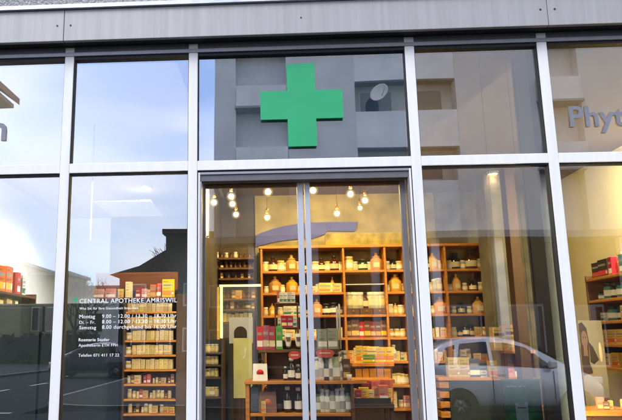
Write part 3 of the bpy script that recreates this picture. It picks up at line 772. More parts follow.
# red oval price headers
def header(px, py, w, lab):
    Y = Y6+.02; c = at(px, py, Y); s = (Y+3.9)/F
    r = empty('price_header', c, lab, 'price sign', 'red oval price headers')
    b = MB(); b.prism([(w/2*s*math.cos(t*math.pi/12), 4*s*math.sin(t*math.pi/12)) for t in range(24)], 'y', 0, .006, 'box_red'); b.build('card', r)
    b = MB(); b.quad([(-w*.3*s,-.003,-.5*s),(w*.3*s,-.003,-.5*s),(w*.3*s,-.003,.6*s),(-w*.3*s,-.003,.6*s)], 'label_cream'); b.build('print', r)
    b = MB(); b.tube((0,.01,-4*s), (0,.01,.0), .003, .003, 'flex'); b.tube((0,.01,0), (0,.07,.028 if px > 310 else .01), .003, .003, 'flex'); b.build('wire', r)
header(294.5, 355, 12, 'small red oval price header below the white tubes')
header(325, 353, 18, 'wide red oval price header above the white lotion bottles')
gift_bag(260, zb[1]+.001, Y6+.08, 20, 'paper_white', 'white carrier bag with red apple print on the display stand')
# folded blue bag, paper bag, looped basket on the lower board
s6 = (Y6+.1+3.9)/F
r = empty('fabric_bag', (X(254.5,Y6+.1), Y6+.1, zb[2]+.001), 'blue denim fabric bag standing on the lower left of the display', 'fabric bag')
b = MB(); b.box((-4*s6,-.04,0),(4*s6,.04,24*s6),'denim',.012); b.build('bag', r)
b = MB(); b.box((-3.4*s6,-.047,5*s6),(2.6*s6,-.0405,14*s6),'denim',.004); b.build('pocket', r)
gift_bag(267, zb[2]+.001, Y6+.1, 24, 'box_brown', 'brown paper bag with red print on the lower board of the display')
item('byellow', 262.5, zb[2]+.001, Y6+.05, 11, G2, .45)
r = empty('basket', (X(277,Y6+.16), Y6+.16, zb[2]+.001), 'dark basket with a tall arched handle behind the brown paper bag', 'basket')
MB().lathe([(0,0),(.04,0),(.055,.07),(.05,.07),(.037,.01),(0,.01)], 'wood_dark', 16).build('bowl', r)
b = MB(); pr = None
for i in range(13):
    t = math.pi*i/12; q = (-.052*math.cos(t), 0, .06+.16*math.sin(t)**.7)
    if pr: b.tube(pr, q, .006, .006, 'wood_dark', 6)
    pr = q
b.build('handle', r)
# little plant on the middle board
r = empty('potted_plant', (X(348,Y6+.08), Y6+.08, zb[1]+.001), 'small green plant in a white pot on the display stand end', 'plant')
MB().lathe([(0,0),(.022,0),(.03,.05),(.026,.05),(.02,.045),(0,.045)], 'paper_white', 14).build('pot', r)
b = MB()
for i in range(26):
    a = random.uniform(0,6.28); t = random.uniform(.3,1.2); L_ = random.uniform(.03,.06)
    d = Vector((math.cos(a)*math.sin(t), math.sin(a)*math.sin(t), math.cos(t))); p = Vector((0,0,.045)); q = p+d*L_; n = d.cross(Vector((0,0,1))).normalized()*.009
    b.quad([p, p+d*L_*.5+n, q, p+d*L_*.5-n], 'leaf')
b.build('foliage', r)

# ------------------------------------------------------------------ left side of the shop seen through the left leaf
Y7 = 3.75
xl0, xl1 = -.64, X(254.5, Y7)
dsb = empty('bottle_shelf', ((xl0+xl1)/2, Y7, 0), 'dark brown wall shelves of small bottles at the far left of the shop', 'shelf')
lrows = [257.5, 267.5, 278, 298.5, 309, 321.5]
zl = [zr(235, y, Y7) for y in lrows]
pbx(dsb, 'back_panel', (xl0,Y7+.30,.0), (xl1,Y7+.32,zl[0]+.16), 'wood_dark', 0)
for z in zl: pbx(dsb, 'shelf', (xl0+.0,Y7,z-.022), (xl1,Y7+.298,z), 'wood_brown')
pbx(dsb, 'base_cabinet', (xl0,Y7-.02,0), (xl1,Y7+.29,zl[5]-.023), 'wood_dark')
LN = ['top left wall shelf','second left wall shelf','third left wall shelf','fourth left wall shelf','fifth left wall shelf','lowest left wall shelf']
for i in range(6):
    kinds = [['dimb','dimb','clear'],['dimb','dimb','dark'],['bbrown','dimb'],['byellow','bbrown','dimb'],['dimb','greenjar','bred','bbrown'],['bcream']][i]
    hh = [6,6,5.5,8,7.5,8][i]
    step = [4.6,4.6,7,5.2,5,4.2][i]
    px = 208
    while px < 254:
        k = kinds[int(random.random()*len(kinds))]
        item(k, px, zl[i]+.001, Y7+.08, hh*random.uniform(.85,1.1), LN[i], {'borange':.6}.get(k,.95)); px += step*random.uniform(.93,1.08)
# lit glass showcase
Y8 = 2.9
sc_ = empty('glass_showcase', (X(240,Y8), Y8, 0), 'glass showcase with glowing yellow edge lights at the left of the shop', 'showcase')
x0, x1 = X(221.5,Y8), X(262,Y8); zt_, zb_ = zr(240,284.5,Y8), zr(222,338,Y8)
pbx(sc_, 'light_strip', (x0-.02,Y8,zt_-.02), (x1,Y8+.02,zt_), 'tube_warm', 0)
pbx(sc_, 'light_strip', (x0-.012,Y8+.002,zb_), (x0+.012,Y8+.018,zt_-.021), 'tube_warm', 0)
pbx(sc_, 'post', (X(217,Y8),Y8,0), (X(219.5,Y8),Y8+.03,zt_-.021), 'brass', 0)
pbx(sc_, 'base', (x0-.02,Y8+.02,0), (X(231,Y8),Y8+.42,zb_-.02), 'cabinet_teal')
o = MB().quad([Vector((x0+.014,Y8+.01,zb_))-sc_.location, Vector((x1,Y8+.01,zb_))-sc_.location, Vector((x1,Y8+.01,zt_-.022))-sc_.location, Vector((x0+.014,Y8+.01,zt_-.022))-sc_.location], 'glass_clear').build('glass_pane', sc_)
# arched advertising stand with pale green panel
Y9 = 2.55
st = empty('advertising_stand', (X(242,Y9), Y9, 0), 'pale yellow green advertising panel under a dark arched top inside the left door', 'advertising stand')
z_a, z_b = zr(242,338,Y9), zr(242,398,Y9)
pbx(st, 'poster_panel', (X(233.5,Y9),Y9,z_b), (X(252,Y9),Y9+.02,z_a), 'poster_lime', 0)
b = MB(); r_ = (X(247,Y9)-X(234,Y9))/2
b.prism([(r_*math.cos(t*math.pi/14), .05+r_*math.sin(t*math.pi/14)) for t in range(15)]+[(-r_,0),(r_,0)], 'y', 0, .02, 'hair_print')
b.build('arched_header', st, (X(240.5,Y9)-st.location.x, .03, z_a-.0))
b = MB(); b.quad([(0,-.004,0),(.03,-.004,.02),(.045,-.004,.11),(.02,-.004,.10),(.028,-.004,.05)], 'paper_white'); b.build('print', st, (0,0,z_a-.2))
pbx(st, 'backing_board', (X(229,Y9),Y9+.052,z_a-.05), (X(253,Y9),Y9+.06,z_a+.20), 'plaster_cool', 0)
pbx(st, 'foot', (X(232,Y9),Y9-.1,0), (X(253.5,Y9),Y9+.14,.03), 'wood_dark')
pbx(st, 'back_leg', (X(241,Y9),Y9+.021,.031), (X(244,Y9),Y9+.05,z_b+.1), 'wood_dark')
# jars in a dark cabinet at the far left
Y10 = 2.35
jc = empty('jar_cabinet', (X(212,Y10), Y10, 0), 'dark cabinet with rows of pale jars beside the left door jamb', 'cabinet')
xa, xb = X(198,Y10), X(221,Y10)
jr = [352.5, 364.5, 377, 397]
zj = [zr(212, y, Y10) for y in jr]
pbx(jc, 'back_panel', (xa,Y10+.26,0), (xb,Y10+.28,zj[0]+.12), 'cabinet_teal', 0)
for z in zj: pbx(jc, 'shelf', (xa,Y10,z-.02), (xb,Y10+.258,z), 'wood_dark')
pbx(jc, 'side_panel', (xb+.0005,Y10,0), (xb+.02,Y10+.28,zj[0]+.12), 'wood_dark')
for i, z in enumerate(zj):
    for px in (204.5, 208.5, 212.5, 216.5):
        item('smalljar' if i != 3 else random.choice(['greenjar','smalljar','pale']), px, z+.001, Y10+.07, 8 if i < 3 else 9, ['top','second','third','lowest'][i]+' board of jar cabinet', .8)
# slim white strip light at the jamb
p0, p1 = at(206.8, 188, 1.0), at(206.8, 236, 1.0)
r = empty('strip_light', (p0.x, 1.0, p1.z), 'slim white vertical strip light inside the left sliding door', 'strip light')
b = MB(); b.box((-.014,0,0),(.014,.02,p0.z-p1.z),'tube_white',.003); b.build('diffuser', r)
b = MB(); b.box((-.016,.0205,-.01),(.016,.035,p0.z-p1.z+.01),'alu_grey'); b.build('housing', r)
b = MB(); b.tube((0,.028,p0.z-p1.z+.01),(0,.028,ZC-p1.z),.005,.005,'flex'); b.build('hanger', r)

# ------------------------------------------------------------------ left display room
# soffit box with bright underside, white pole, spotlight
q0, q1, q2 = at(94,202,3.87), at(150.5,202,3.87), at(163,217,4.85)
sf = empty('ceiling_box', (q0.x, 3.87, q0.z), 'flat white light box hanging under the display room ceiling', 'ceiling box')
b = MB(); b.prism([(0,0),(q1.x-q0.x,0),(q2.x-q0.x,.98),(0,.98)], 'z', 0, .012, 'soffit'); b.build('casing', sf)
for xx, yy in ((.1,.2),(.1,.8)): MB().tube((xx,yy,.0505),(xx,yy,ZC-q0.z),.006,.006,'alu_grey').build('hanger', sf)
p0, p1 = at(92.3,181,1.4), at(92.0,240,1.4)
r = empty('hanging_rod_light', (p0.x,1.4,p1.z), 'slim white vertical light rod hanging in the left display window', 'strip light')
b = MB(); b.box((-.006,0,0),(.006,.012,p0.z-p1.z),'tube_white',.003); b.build('diffuser', r)
b = MB(); b.tube((0,.01,p0.z-p1.z+.001),(0,.01,ZC-p1.z),.004,.004,'flex'); b.build('hanger', r)
# dark back cabinet under the display
xa, xb = XL+.36, X(122,1.2)
zd = zr(90,303,1.2)
dc = empty('display_backing', (-1.8,1.2,0), 'low dark teal cabinet at the back of the left display window', 'cabinet')
pbx(dc, 'carcass', (XL+.02,1.2,0), (xb,1.6,zd), 'cabinet_teal', .01)
for i in range(3):
    w = (xb-XL-.02)/3; pbx(dc, 'door', (XL+.03+i*w,1.18,.08), (XL+.01+(i+1)*w,1.1995,zd-.03), 'cabinet_teal', .004)
# box rack
Y11 = .95
rk = empty('box_rack', (X(150,Y11), Y11, 0), 'dark wooden rack packed with rows of small cream boxes in the left window', 'rack')
brow = [297.2, 311.5, 325.8, 340.2, 354.8, 369.4, 384, 399, 413.8, 428.5]
zk = [zr(150, y, Y11) for y in brow]
xa, xb = X(124.5,Y11), X(176,Y11)
for k, z in enumerate(zk): pbx(rk, 'shelf', (xa if k else X(92,Y11), Y11,z-.014), (xb,Y11+.22,z), 'wood_orange_h' if k else 'wood_brown', .002)
pbx(rk, 'side_panel', (xb+.0005,Y11-.01,0), (X(186,Y11),Y11+.24,zk[0]+.02), 'wood_dark')
pbx(rk, 'side_panel', (xa-.015,Y11,0), (xa-.0005,Y11+.24,zk[1]+.07), 'wood_dark')
pbx(rk, 'back_panel', (xa,Y11+.225,0), (xb,Y11+.24,zk[0]+.05), 'wood_dark', 0)
zh0, zh1 = zr(135,288,Y11+.2), zr(135,272.5,Y11+.2)
pbx(rk, 'header_board', (X(93,Y11+.2),Y11+.2,zh0-.02), (X(177,Y11+.2),Y11+.22,zh1), 'wood_red')
BR = ['top','second','third','fourth','fifth','sixth','seventh','eighth','ninth']
def bi(k, px, r, h, wf, dy=.07): item(k, px, zk[r]+.001, Y11+dy, h, BR[r]+' board of box rack', wf)
for k, px, h, wf in (('bpink',98,9,.9),('bpink',110,9.5,.8),('byellow',120,9,.7),('bcream',128,16,.75),('bred',138,10,1),('bpink',144,9,.5),('borange',153.5,13,.4),('bred',158.5,14,.7),('byellow',168,18,.75),('bcreamw',149,8,.5)):
    bi(k, px, 0, h, wf)
for r in range(1, 6):
    h = [0,8.6,9.2,9.6,9.4,9.6][r]; px = 129.0
    if r > 2: bi('whitecap', px, r, h*.8, 1); px += 6
    while px < 174:
        bi('bcream', px, r, h*random.uniform(.94,1.03), .95); px += h*.46*.95+.35
for r in range(6, 9):
    px = 130.0+r-6
    while px < 173.5:
        k = random.choice(['bcream','smalljar','bcreamw','byellow','bred','bbrown','smalljar'])
        h = random.uniform(4.5,9); w = .75; bi(k, px, r, h, w); px += max(3.2, h*{'bcreamw':1.3,'byellow':.9}.get(k,.62)*w+.4)

# shelf along the left wall (far left window)
def wall_shelf(side, y0, y1, zs, lab, name):
    r = empty(name, (side,(y0+y1)/2,0), lab, 'wall shelf')
    xw = XL+.002 if side < 0 else XR-.002; xf = xw+.36 if side < 0 else xw-.36
    for z in zs: pbx(r, 'shelf', (xw,y0,z-.026), (xf,y1,z), 'wood_orange_h' if side > 0 else 'wood_brown')
    yy = y1+.0005
    pbx(r, 'end_panel', (xw,yy,zs[-1]-.03), (xf,yy+.025,zs[0]+.03), 'wood_brown')
    return xf
xf = wall_shelf(-1, 1.8, 3.62, [2.115, 1.86, 1.62], 'brown shelf of orange packs on the left display room wall', 'wall_shelf')
def witem(side, kind, y, z, h, where, wf=1):
    x = xf+(-.1 if side < 0 else .1)
    place(kind, -y if side < 0 else -y, (x, y, z+.001), h, where, wf*(1.18 if side > 0 else 1), rz=(rad(90)+.05 if side < 0 else -rad(90)+random.uniform(-.08,.08)))
y = 1.9
for k, h, wf in (('borange',.17,.7),('byellow',.2,.7),('borange',.21,.6),('bpink',.2,.6),('borange',.19,.6),('borange',.2,.5),('bred',.17,.9),('bwhite',.16,.6)):
    witem(-1, k, y, 2.115, h*1.4, 'left wall shelf', wf*.95); y += .215
y = 1.9
for k, h, wf in (('byellow',.16,.9),('bcreamw',.15,.7),('borange',.16,.6),('byellow',.17,.9),('bcreamw',.15,.8),('byellow',.17,.9),('bcream',.16,1),('byellow',.12,.9)):
    witem(-1, k, y, 1.86, h*1.2, 'lower left wall shelf', wf); y += .215
# right wall shelving
RZ = [2.165, 1.955, 1.755, 1.545, 1.335]
xf = wall_shelf(1, 1.25, 2.72, RZ, 'long wooden shelves of packages on the bright right wall', 'wall_shelf')
RW = ['top right wall shelf','second right wall shelf','third right wall shelf','fourth right wall shelf','lowest right wall shelf']
seqs = [ [('bblack',.15,.9),('bblack',.165,.9),('bred',.17,.7),('byellow',.2,.3),('bteal',.17,1.0),('bteal',.155,1.0),('bgreen',.16,.6),('byellow',.17,.6),('bteal',.18,1),('bgreen',.17,.6)],
         [('tin',.075,1.1),('tin',.15,.6),('darkjar',.14,.7),('tin',.14,.7),('byellow',.14,.6),('bcreamw',.14,.35),('byellow',.15,.6),('bcreamw',.15,.6),('bcreamw',.15,.7),('bcreamw',.15,.7),('byellow',.15,.8)],
         [('bwhite',.08,1),('tin',.13,.7),('darkjar',.12,.7),('bcreamw',.13,.9),('bcreamw',.13,.9),('byellow',.13,.7),('bcreamw',.14,.8),('byellow',.14,.8),('bcreamw',.14,.8)],
         [('byellow',.13,.9),('bcreamw',.13,.8),('byellow',.13,.9),('bcreamw',.13,.9),('byellow',.13,.9),('bred',.13,.9),('byellow',.14,.9),('bcreamw',.14,.8),('byellow',.14,.8)],
         [('bcreamw',.12,.9),('byellow',.13,.9),('byellow',.13,.9),('bcreamw',.13,.9),('byellow',.13,.9),('borange',.13,.6),('byellow',.14,.9),('bcreamw',.14,.8)] ]
for r, sq in enumerate(seqs):
    y = 2.62; st_ = 1.34/len(sq)
    for k, h, wf in sq:
        witem(1, k, y, RZ[r], h, RW[r], wf); y -= st_

# posters in the right window
def poster_frame(name, c, lab, cat): return empty(name, c, lab, cat)
Yp = .28
p0, p1 = at(502.5, 380.5, Yp), at(546, 448, Yp)
po = empty('poster', (p0.x, Yp, p1.z), 'dark green poster with a white line of text and a pale pack in the window', 'poster')
W, H = p1.x-p0.x, p0.z-p1.z
b = MB(); b.box((0,0,0),(W,.006,H),'poster_green'); b.build('sheet', po)
b = MB(); b.box((-.004,-.002,H+.0005),(W+.004,.008,H+.008),'alu_grey'); b.build('clip_rail', po)
text_part('lettering', 'Die Kr\u00e4uter zum Tee', 'vinyl_white', (W*.10,-.002,H*.905), width=W*.50, bold=.012, parent=po)
b = MB(); b.prism([(W*.32,H*.0),(W*.28,H*.66),(W*.62,H*.68),(W*.60,H*.0)], 'y', -.004, -.0005, 'poster_fig'); b.build('pictured_pack', po)
b = MB(); b.box((W*.37,-.006,H*.645),(W*.52,-.0042,H*.69),'poster_green'); b.box((W*.33,-.006,H*.585),(W*.57,-.0042,H*.60),'cap_black')
b.prism([(W*.46+.10*W*math.cos(t*math.pi/10),H*.36+.10*W*math.sin(t*math.pi/10)) for t in range(20)], 'y', -.006, -.0042, 'poster_green'); b.build('pictured_label', po)
for xx in (.1,.9):
    b = MB(); b.tube((W*xx,.003,H+.008),(W*xx,.003,ZC-p1.z),.0012,.0012,'flex',6); b.build('cord', po)
Yq = .95
p0, p1 = at(577.5, 320.5, Yq), at(614, 432, Yq)
po = empty('poster', (p0.x, Yq, p1.z), 'tall cream advertising poster showing a dark haired woman in the window', 'poster')
W, H = p1.x-p0.x, p0.z-p1.z
b = MB(); b.box((0,0,0),(W,.01,H),'poster_cream'); b.build('sheet', po)
def ell(cx, cz, rx, rz, n=24): return [(cx+rx*math.cos(2*math.pi*t/n), cz+rz*math.sin(2*math.pi*t/n)) for t in range(n)]
b = MB(); b.prism([(.002,H*.50),(.002,H*.97),(W*.16,H*.985),(W*.33,H*.93),(W*.38,H*.80),(W*.32,H*.62),(W*.42,H*.52)], 'y', -.002, -.0005, 'hair_print')
b.prism(ell(W*.20,H*.83,W*.13,H*.075), 'y', -.004, -.0022, 'skin_print')
b.prism([(W*.12,H*.70),(W*.13,H*.77),(W*.27,H*.77),(W*.28,H*.70),(W*.30,H*.675),(W*.10,H*.675)], 'y', -.0038, -.0023, 'skin_print')
b.prism(ell(W*.15,H*.845,W*.022,H*.006), 'y', -.0055, -.0042, 'hair_print'); b.prism(ell(W*.25,H*.845,W*.022,H*.006), 'y', -.0055, -.0042, 'hair_print')
b.prism(ell(W*.20,H*.785,W*.03,H*.004), 'y', -.0055, -.0042, 'print_dark')
b.build('portrait_print', po)
b = MB(); b.prism([(W*.36,H*.62),(W*.38,H*.80),(W*.52,H*.76),(W*.72,H*.64),(W*.5,H*.6)], 'y', -.002, -.0005, 'hair_print'); b.build('dark_print', po)
b = MB(); b.prism(ell(W*.82,H*.71,W*.06,H*.09), 'y', -.002, -.0005, 'card_light'); b.build('pictured_pack', po)
b = MB(); b.box((W*.62,-.004,H*.245),(W*.96,-.0005,H*.30),'box_brown'); b.build('caption_strip', po)
for xx in (.15, .85):
    b = MB(); b.box((W*xx-.012,.011,-p1.z+.0),(W*xx+.012,.03,.3),'alu_grey'); b.build('leg', po)
# low display table at the bottom of the right window
Yt = .5
zt2 = zr(596, 411, Yt)
tb = empty('display_table', (X(600,Yt), Yt, 0), 'orange wood display ledge at the foot of the right window', 'display table')
pbx(tb, 'top', (X(563,Yt,410),Yt,zt2-.03), (X(640,Yt,410),Yt+.35,zt2), 'wood_orange_h')
pbx(tb, 'front', (X(565,Yt,410),Yt+.03,0), (X(638,Yt,410),Yt+.06,zt2-.031), 'wood_brown')
for k, px, h, wf in (('borange',592,11,.4),('bbrown',597,7,1.5),('byellow',602,8,.5),('bcreamw',616,9,.6)):
    item(k, px, zt2+.001, Yt+.1, h, 'ledge in the right window', wf)

# ------------------------------------------------------------------ lamps
def pendant(px, py, Y, dim=False, cord=True, lab=''):
    c = at(px, py, Y); r_ = .023 if not dim else .018
    r = empty('pendant_lamp', c, lab, 'pendant lamp', 'bare bulb pendant lamps over the shop floor')
    MB().lathe([(0,-r_),(r_*.5,-r_*.87),(r_*.87,-r_*.5),(r_,0),(r_*.87,r_*.5),(r_*.5,r_*.87),(r_*.3,r_*1.0),(0,r_*1.0)], 'bulb_dim' if dim else 'bulb', 16).build('bulb', r)
    g_ = r_*2.1; MB().lathe([(g_*math.sin(math.pi*i/12), -g_*math.cos(math.pi*i/12)) for i in range(12)]+[(g_*.2, g_*.98)], 'halo', 20, (0,0,-.0)).build('halo_shell', r)  # added shell carrying the bulb's halo as a glowing surface
    MB().lathe([(0,g_*.99),(.016,g_*.99),(.014,g_+.05),(0,g_+.052)], 'brass', 12).build('socket', r)
    L_ = ZC-c.z-.02
    if L_ > g_+.06: MB().tube((0,0,g_+.053), (0,0,L_), .0016, .0016, 'flex', 6).build('cord', r)
    MB().lathe([(0,max(L_,g_+.06)),(.04,max(L_,g_+.06)),(.03,max(L_,g_+.06)+.019),(0,max(L_,g_+.06)+.019)], 'alu_grey', 14).build('ceiling_rose', r)
for i, (px, py, Y, dim) in enumerate(((214,202.5,2.4,0),(231.2,196.5,1.9,0),(232.5,204,2.3,0),(236,214.5,2.9,0),(268,192,1.6,0),(267.3,217.5,3.0,0),
        (313,190.5,1.5,0),(350.5,194,1.9,0),(337,213.5,2.9,0),(365,200.5,2.2,0),(360,208,2.8,1))):
    pendant(px, py, Y, bool(dim), lab=['hanging far left behind the left door','highest of the left door cluster','just below the highest left lamp','lowest of the left door cluster','high in the middle of the left door','low on a long cord before lilac band',
        'beside the meeting door stiles','high in the middle of the right door','low on a long cord before the wall','upper of the pair at right door','dimmer lower one of the right pair'][i].join(('round bare bulb lamp ','')))
def spot(px, py, m, r_, lab):
    d = at(px, py, 0)-Vector((0,CAMY,CAMZ)); t = (ZC-CAMZ)/d.z; p = Vector((0,CAMY,CAMZ))+d*t
    r = empty('ceiling_spotlight', (p.x,p.y,ZC-.03), lab, 'spotlight', 'round spotlights on the ceiling')
    MB().lathe([(0,0),(r_,0)], m, 20).build('lens', r)
    MB().lathe([(r_+.001,-.004),(r_+.016,0),(r_+.016,.029),(0,.029)], 'alu_light', 20).build('housing', r)
    return p
def light(name, typ, loc, e, col, **kw):
    l = bpy.data.lights.new(name, typ); l.energy = e; l.color = col
    for k, v in kw.items(): setattr(l, k, v)
    o = bpy.data.objects.new(name, l); COL.objects.link(o); o.location = loc
    return o
p = spot(492.5, 171.5, 'spot_disc', .05, 'round warm spotlight glowing on the ceiling near the column')
o = light('spot_beam', 'SPOT', (p.x,p.y,ZC-.06), 8, (1,.66,.32), spot_size=rad(120), spot_blend=.7, shadow_soft_size=.05)
p = spot(147.5, 186, 'spot_white', .05, 'bright white spotlight on the display room ceiling')
o = light('spot_beam', 'SPOT', (p.x,p.y,ZC-.06), 520, (1,.95,.88), spot_size=rad(165), spot_blend=.7, shadow_soft_size=.05)
# spots washing the walls and shelves: unseen lamps added to brighten the interior
def fill_spot(x, y, e, col, size, lab, aim=(0,0,-1), warm=True, fr=.05):
    r = empty('ceiling_spotlight', (x,y,ZC-.03), lab, 'spotlight', 'round spotlights on the ceiling')
    MB().lathe([(0,0),(fr,0)], 'spot_disc' if warm else 'spot_white', 20).build('lens', r)
    MB().lathe([(fr+.001,-.004),(fr+.012,0),(fr+.012,.029),(0,.029)], 'alu_light', 20).build('housing', r)
    o = light('spot_beam', 'SPOT', (x,y,ZC-.05), e, col, spot_size=size, spot_blend=.8, shadow_soft_size=.06)
    o.rotation_euler = Vector(aim).to_track_quat('-Z', 'Y').to_euler()
WARM = (1,.72,.28)
fill_spot(3.0, 1.4, 600, (1,.80,.40), rad(150), 'unseen warm spotlight above the right window washing the wall', (.3,.5,-.9))
fill_spot(-2.75, .7, 420, (1,.96,.90), rad(150), 'unseen white fill spotlight above the left window', (-.35,.8,-.5), False)
fill_spot(X(193.5,.32,60), .30, 200, (1,.83,.52), rad(110), 'small added fill spotlight hidden above the box rack', (-.35,.45,-1), True, .018)
fill_spot(.35, 3.0, 150, WARM, rad(140), 'added warm fill spotlight before the middle of the back cabinet', (.0,.7,-.8))
fill_spot(2.7, .32, 70, (1,.8,.5), rad(110), 'added warm fill spotlight beside the right window poster', (-.25,.6,-1))
fill_spot(1.15, 3.0, 90, WARM, rad(140), 'added warm fill spotlight before the end of the back cabinet', (0,.7,-.8))
fill_spot(.2, .8, 30, (1,.75,.45), rad(100), 'added warm fill spotlight above the display stand', (0,.7,-1))
def fill_strip(x, y, z0, z1, m, lab):  # fill strips added out of sight to brighten the rack and wall shelves
    r = empty('strip_light', (x,y,z0), lab, 'strip light', 'slim fill strips added behind the mullions')
    b = MB(); b.box((-.010,.0065,0),(.010,.018,z1-z0),m); b.build('diffuser', r)
    if x < 0: b = MB(); b.box((.0105,-.008,-.01),(.0125,.06,z1-z0+.01),'gasket'); b.build('shade', r)  # added plate keeping the fill off the display stand
    b = MB(); b.box((-.013,-.008,-.01),(.013,.006,z1-z0+.01),'alu_light',.002); b.build('housing', r)
fill_strip(-.497, .082, 1.0, 2.5, 'fill_rack', 'added warm fill strip hidden behind the mullion lighting the box rack')
fill_strip(1.732, .082, 1.0, 2.5, 'fill_wall', 'added warm fill strip hidden behind the mullion of the right window')
finish_items()

# ------------------------------------------------------------------ street behind the camera (seen in the glass)
struct(bx('ground', (-220,-300,-.35), (220,60,-.16), 'grass_ground'))
struct(bx('pavement', (-60,-4.6,-.155), (60,-.001,0), 'paving'))
struct(bx('kerb', (-60,-4.75,-.155), (60,-4.601,.002), 'kerb_stone'))
struct(bx('road', (-60,-11.6,-.155), (60,-4.751,-.02), 'asphalt'))
struct(bx('side_road', (-13,-90,-.155), (-6,-11.601,-.0205), 'asphalt'))
# far pavement with a rounded corner at the junction
def far_pavement(x0, x1, corner):
    R = 2.2; pts = []
    if corner > 0:
        pts = [(x0+R-R*math.sin(t), -11.6-R+R*math.cos(t)) for t in [i*math.pi/2/8 for i in range(9)]]
        poly = [(x1,-11.6)]+pts+[(x0,-80),(x1,-80)]
    else:
        pts = [(x1-R+R*math.sin(t), -11.6-R+R*math.cos(t)) for t in [i*math.pi/2/8 for i in range(9)]]
        poly = [(x0,-11.6)]+pts+[(x1,-80),(x0,-80)]
    b = MB(); b.prism(poly, 'z', -.155, .09, 'paving'); struct(b.build('pavement'))
    out = ([(x1,-11.6)] if corner > 0 else [(x0,-11.6)])+pts+[(x0 if corner > 0 else x1,-80)]
    b = MB(); k = b.mi('kerb_stone')
    for i, (p, q) in enumerate(zip(out, out[1:])):
        p, q = Vector(p+(0,)), Vector(q+(0,)); n = Vector((0,0,1)).cross(q-p).normalized()*(.13 if corner < 0 else -.13)
        n = n if n.y > -.0 or True else n
        b.quad([p+Vector((0,0,.096)), q+Vector((0,0,.096)), q-n+Vector((0,0,.096)), p-n+Vector((0,0,.096))], 'kerb_stone')
    struct(b.build('kerb'))
far_pavement(-6, 60, 1); far_pavement(-60, -13, -1)
mk = MB()
for y in (-13.5,-17.5,-21.5,-25.5,-29.5,-33.5): mk.quad([(-9.56,y,-.016),(-9.44,y,-.016),(-9.44,y-2,-.016),(-9.56,y-2,-.016)], 'road_paint')
for x in range(-40,50,6): mk.quad([(x,-8.2,-.0155),(x+3,-8.2,-.0155),(x+3,-8.08,-.0155),(x,-8.08,-.0155)], 'road_paint')
mk.quad([(-12.8,-11.9,-.0162),(-6.3,-11.9,-.0162),(-6.3,-11.72,-.0162),(-12.8,-11.72,-.0162)], 'road_paint')
struct(mk.build('road_markings'))

# apartment block
Ya = 24.1
def ax(px): return mir(px, 300, Ya).x
def az(py, px=400): return mir(px, py, Ya).z
apt = empty('apartment_building', (ax(500),-Ya,0), 'grey apartment block with white balconies reflected in the shop glass', 'building')
A0 = apt.location
def abx(name, a, b, m, par=apt, off=None): return bx(name, Vector(a)-A0, Vector(b)-A0, m, par)
x_l = mir(213.5, 120, Ya).x; x_r = 24; ztop = 16.6; zg = az(237, 230)
cols = [('w',x_l,ax(236)),('b',ax(236),ax(291)),('w',ax(291),ax(365)),('l',ax(365),ax(470)),('w',ax(470),ax(555)),('b',ax(555),ax(602)),('w',ax(602),ax(690)),('l',ax(690),ax(780)),('w',ax(780),x_r)]
fh = az(82)-az(148)
ftops = [az(82)+fh*k for k in (1,0,-1)]
for kind, a, b in cols:
    if kind == 'w':
        abx('wall', (a,-Ya-12,zg), (b,-Ya,ztop), 'render_grey' if a < ax(300) else 'render_beige')
    elif kind == 'l':
        abx('loggia_back', (a+.001,-Ya-12,zg), (b-.001,-Ya-.75,ztop-.001), 'loggia')
        z = ztop
        for zt in ftops:
            pz = abx('parapet', (a+.002,-Ya-.25,zt), (b-.002,-Ya-.02,zt+ (fh*.53 if zt+fh*.53 < ztop else ztop-zt)), 'parapet')
            abx('floor_slab', (a+.003,-Ya-.749,zt), (b-.003,-Ya-.26,zt+.2), 'slab_dark')
            for i in range(2):
                w = (b-a)/2; f = abx('window', (a+.25+i*w,-Ya-.749,zt-fh*.42), (a+w*.8+i*w,-Ya-.70,zt-.25), 'loggia')
                bx('pane', Vector((a+.32+i*w,-Ya-.699,zt-fh*.42+.07))-A0, Vector((a+w*.8-.07+i*w,-Ya-.69,zt-.32))-A0, 'car_glass', f)
        zt = ftops[-1]-fh
        abx('parapet', (a+.002,-Ya-.25,zg), (b-.002,-Ya-.02,ftops[-1]-fh*.47), 'parapet')
    else:
        abx('bay_wall', (a+.001,-Ya-12,zg), (b-.001,-Ya-.6,ztop-.002), 'render_grey' if a < ax(300) else 'render_beige')
        for k in range(3):
            zt = az(85)+fh*(1-k)*.95
            if zt > ztop: continue
            bl = abx('balcony', (a+.02,-Ya-.599,zt-1.0), (b-.02,-Ya+.22,zt), 'parapet')
            bx('balcony_slab', Vector((a-.03,-Ya-.598,zt-1.10))-A0, Vector((b+.03,-Ya+.26,zt-1.002))-A0, 'slab_dark', bl)
abx('roof', (x_l-.3,-Ya-12.3,ztop+.002), (x_r+.3,-Ya+.9,ztop+.35), 'slab_dark')
abx('ground_floor', (x_l+.4,-Ya-11.8,0), (x_r-.2,-Ya-1.2,zg-.302), 'house_dark')
abx('canopy_slab', (x_l-.1,-Ya-11.9,zg-.3), (x_r,-Ya+.6,zg-.002), 'slab_dark')
for i in range(10):
    xx = x_l+1.5+i*2.6
    abx('pillar', (xx,-Ya-.1,0), (xx+.35,-Ya+.25,zg-.303), 'render_grey')
    f = abx('shop_window', (xx+.6,-Ya-1.199,.4), (xx+2.3,-Ya-1.15,3.0), 'slab_dark')
    bx('pane', Vector((xx+.68,-Ya-1.145,.5))-A0, Vector((xx+2.22,-Ya-1.14,2.9))-A0, 'car_glass', f)
c = mir(378, 99, Ya+.6)
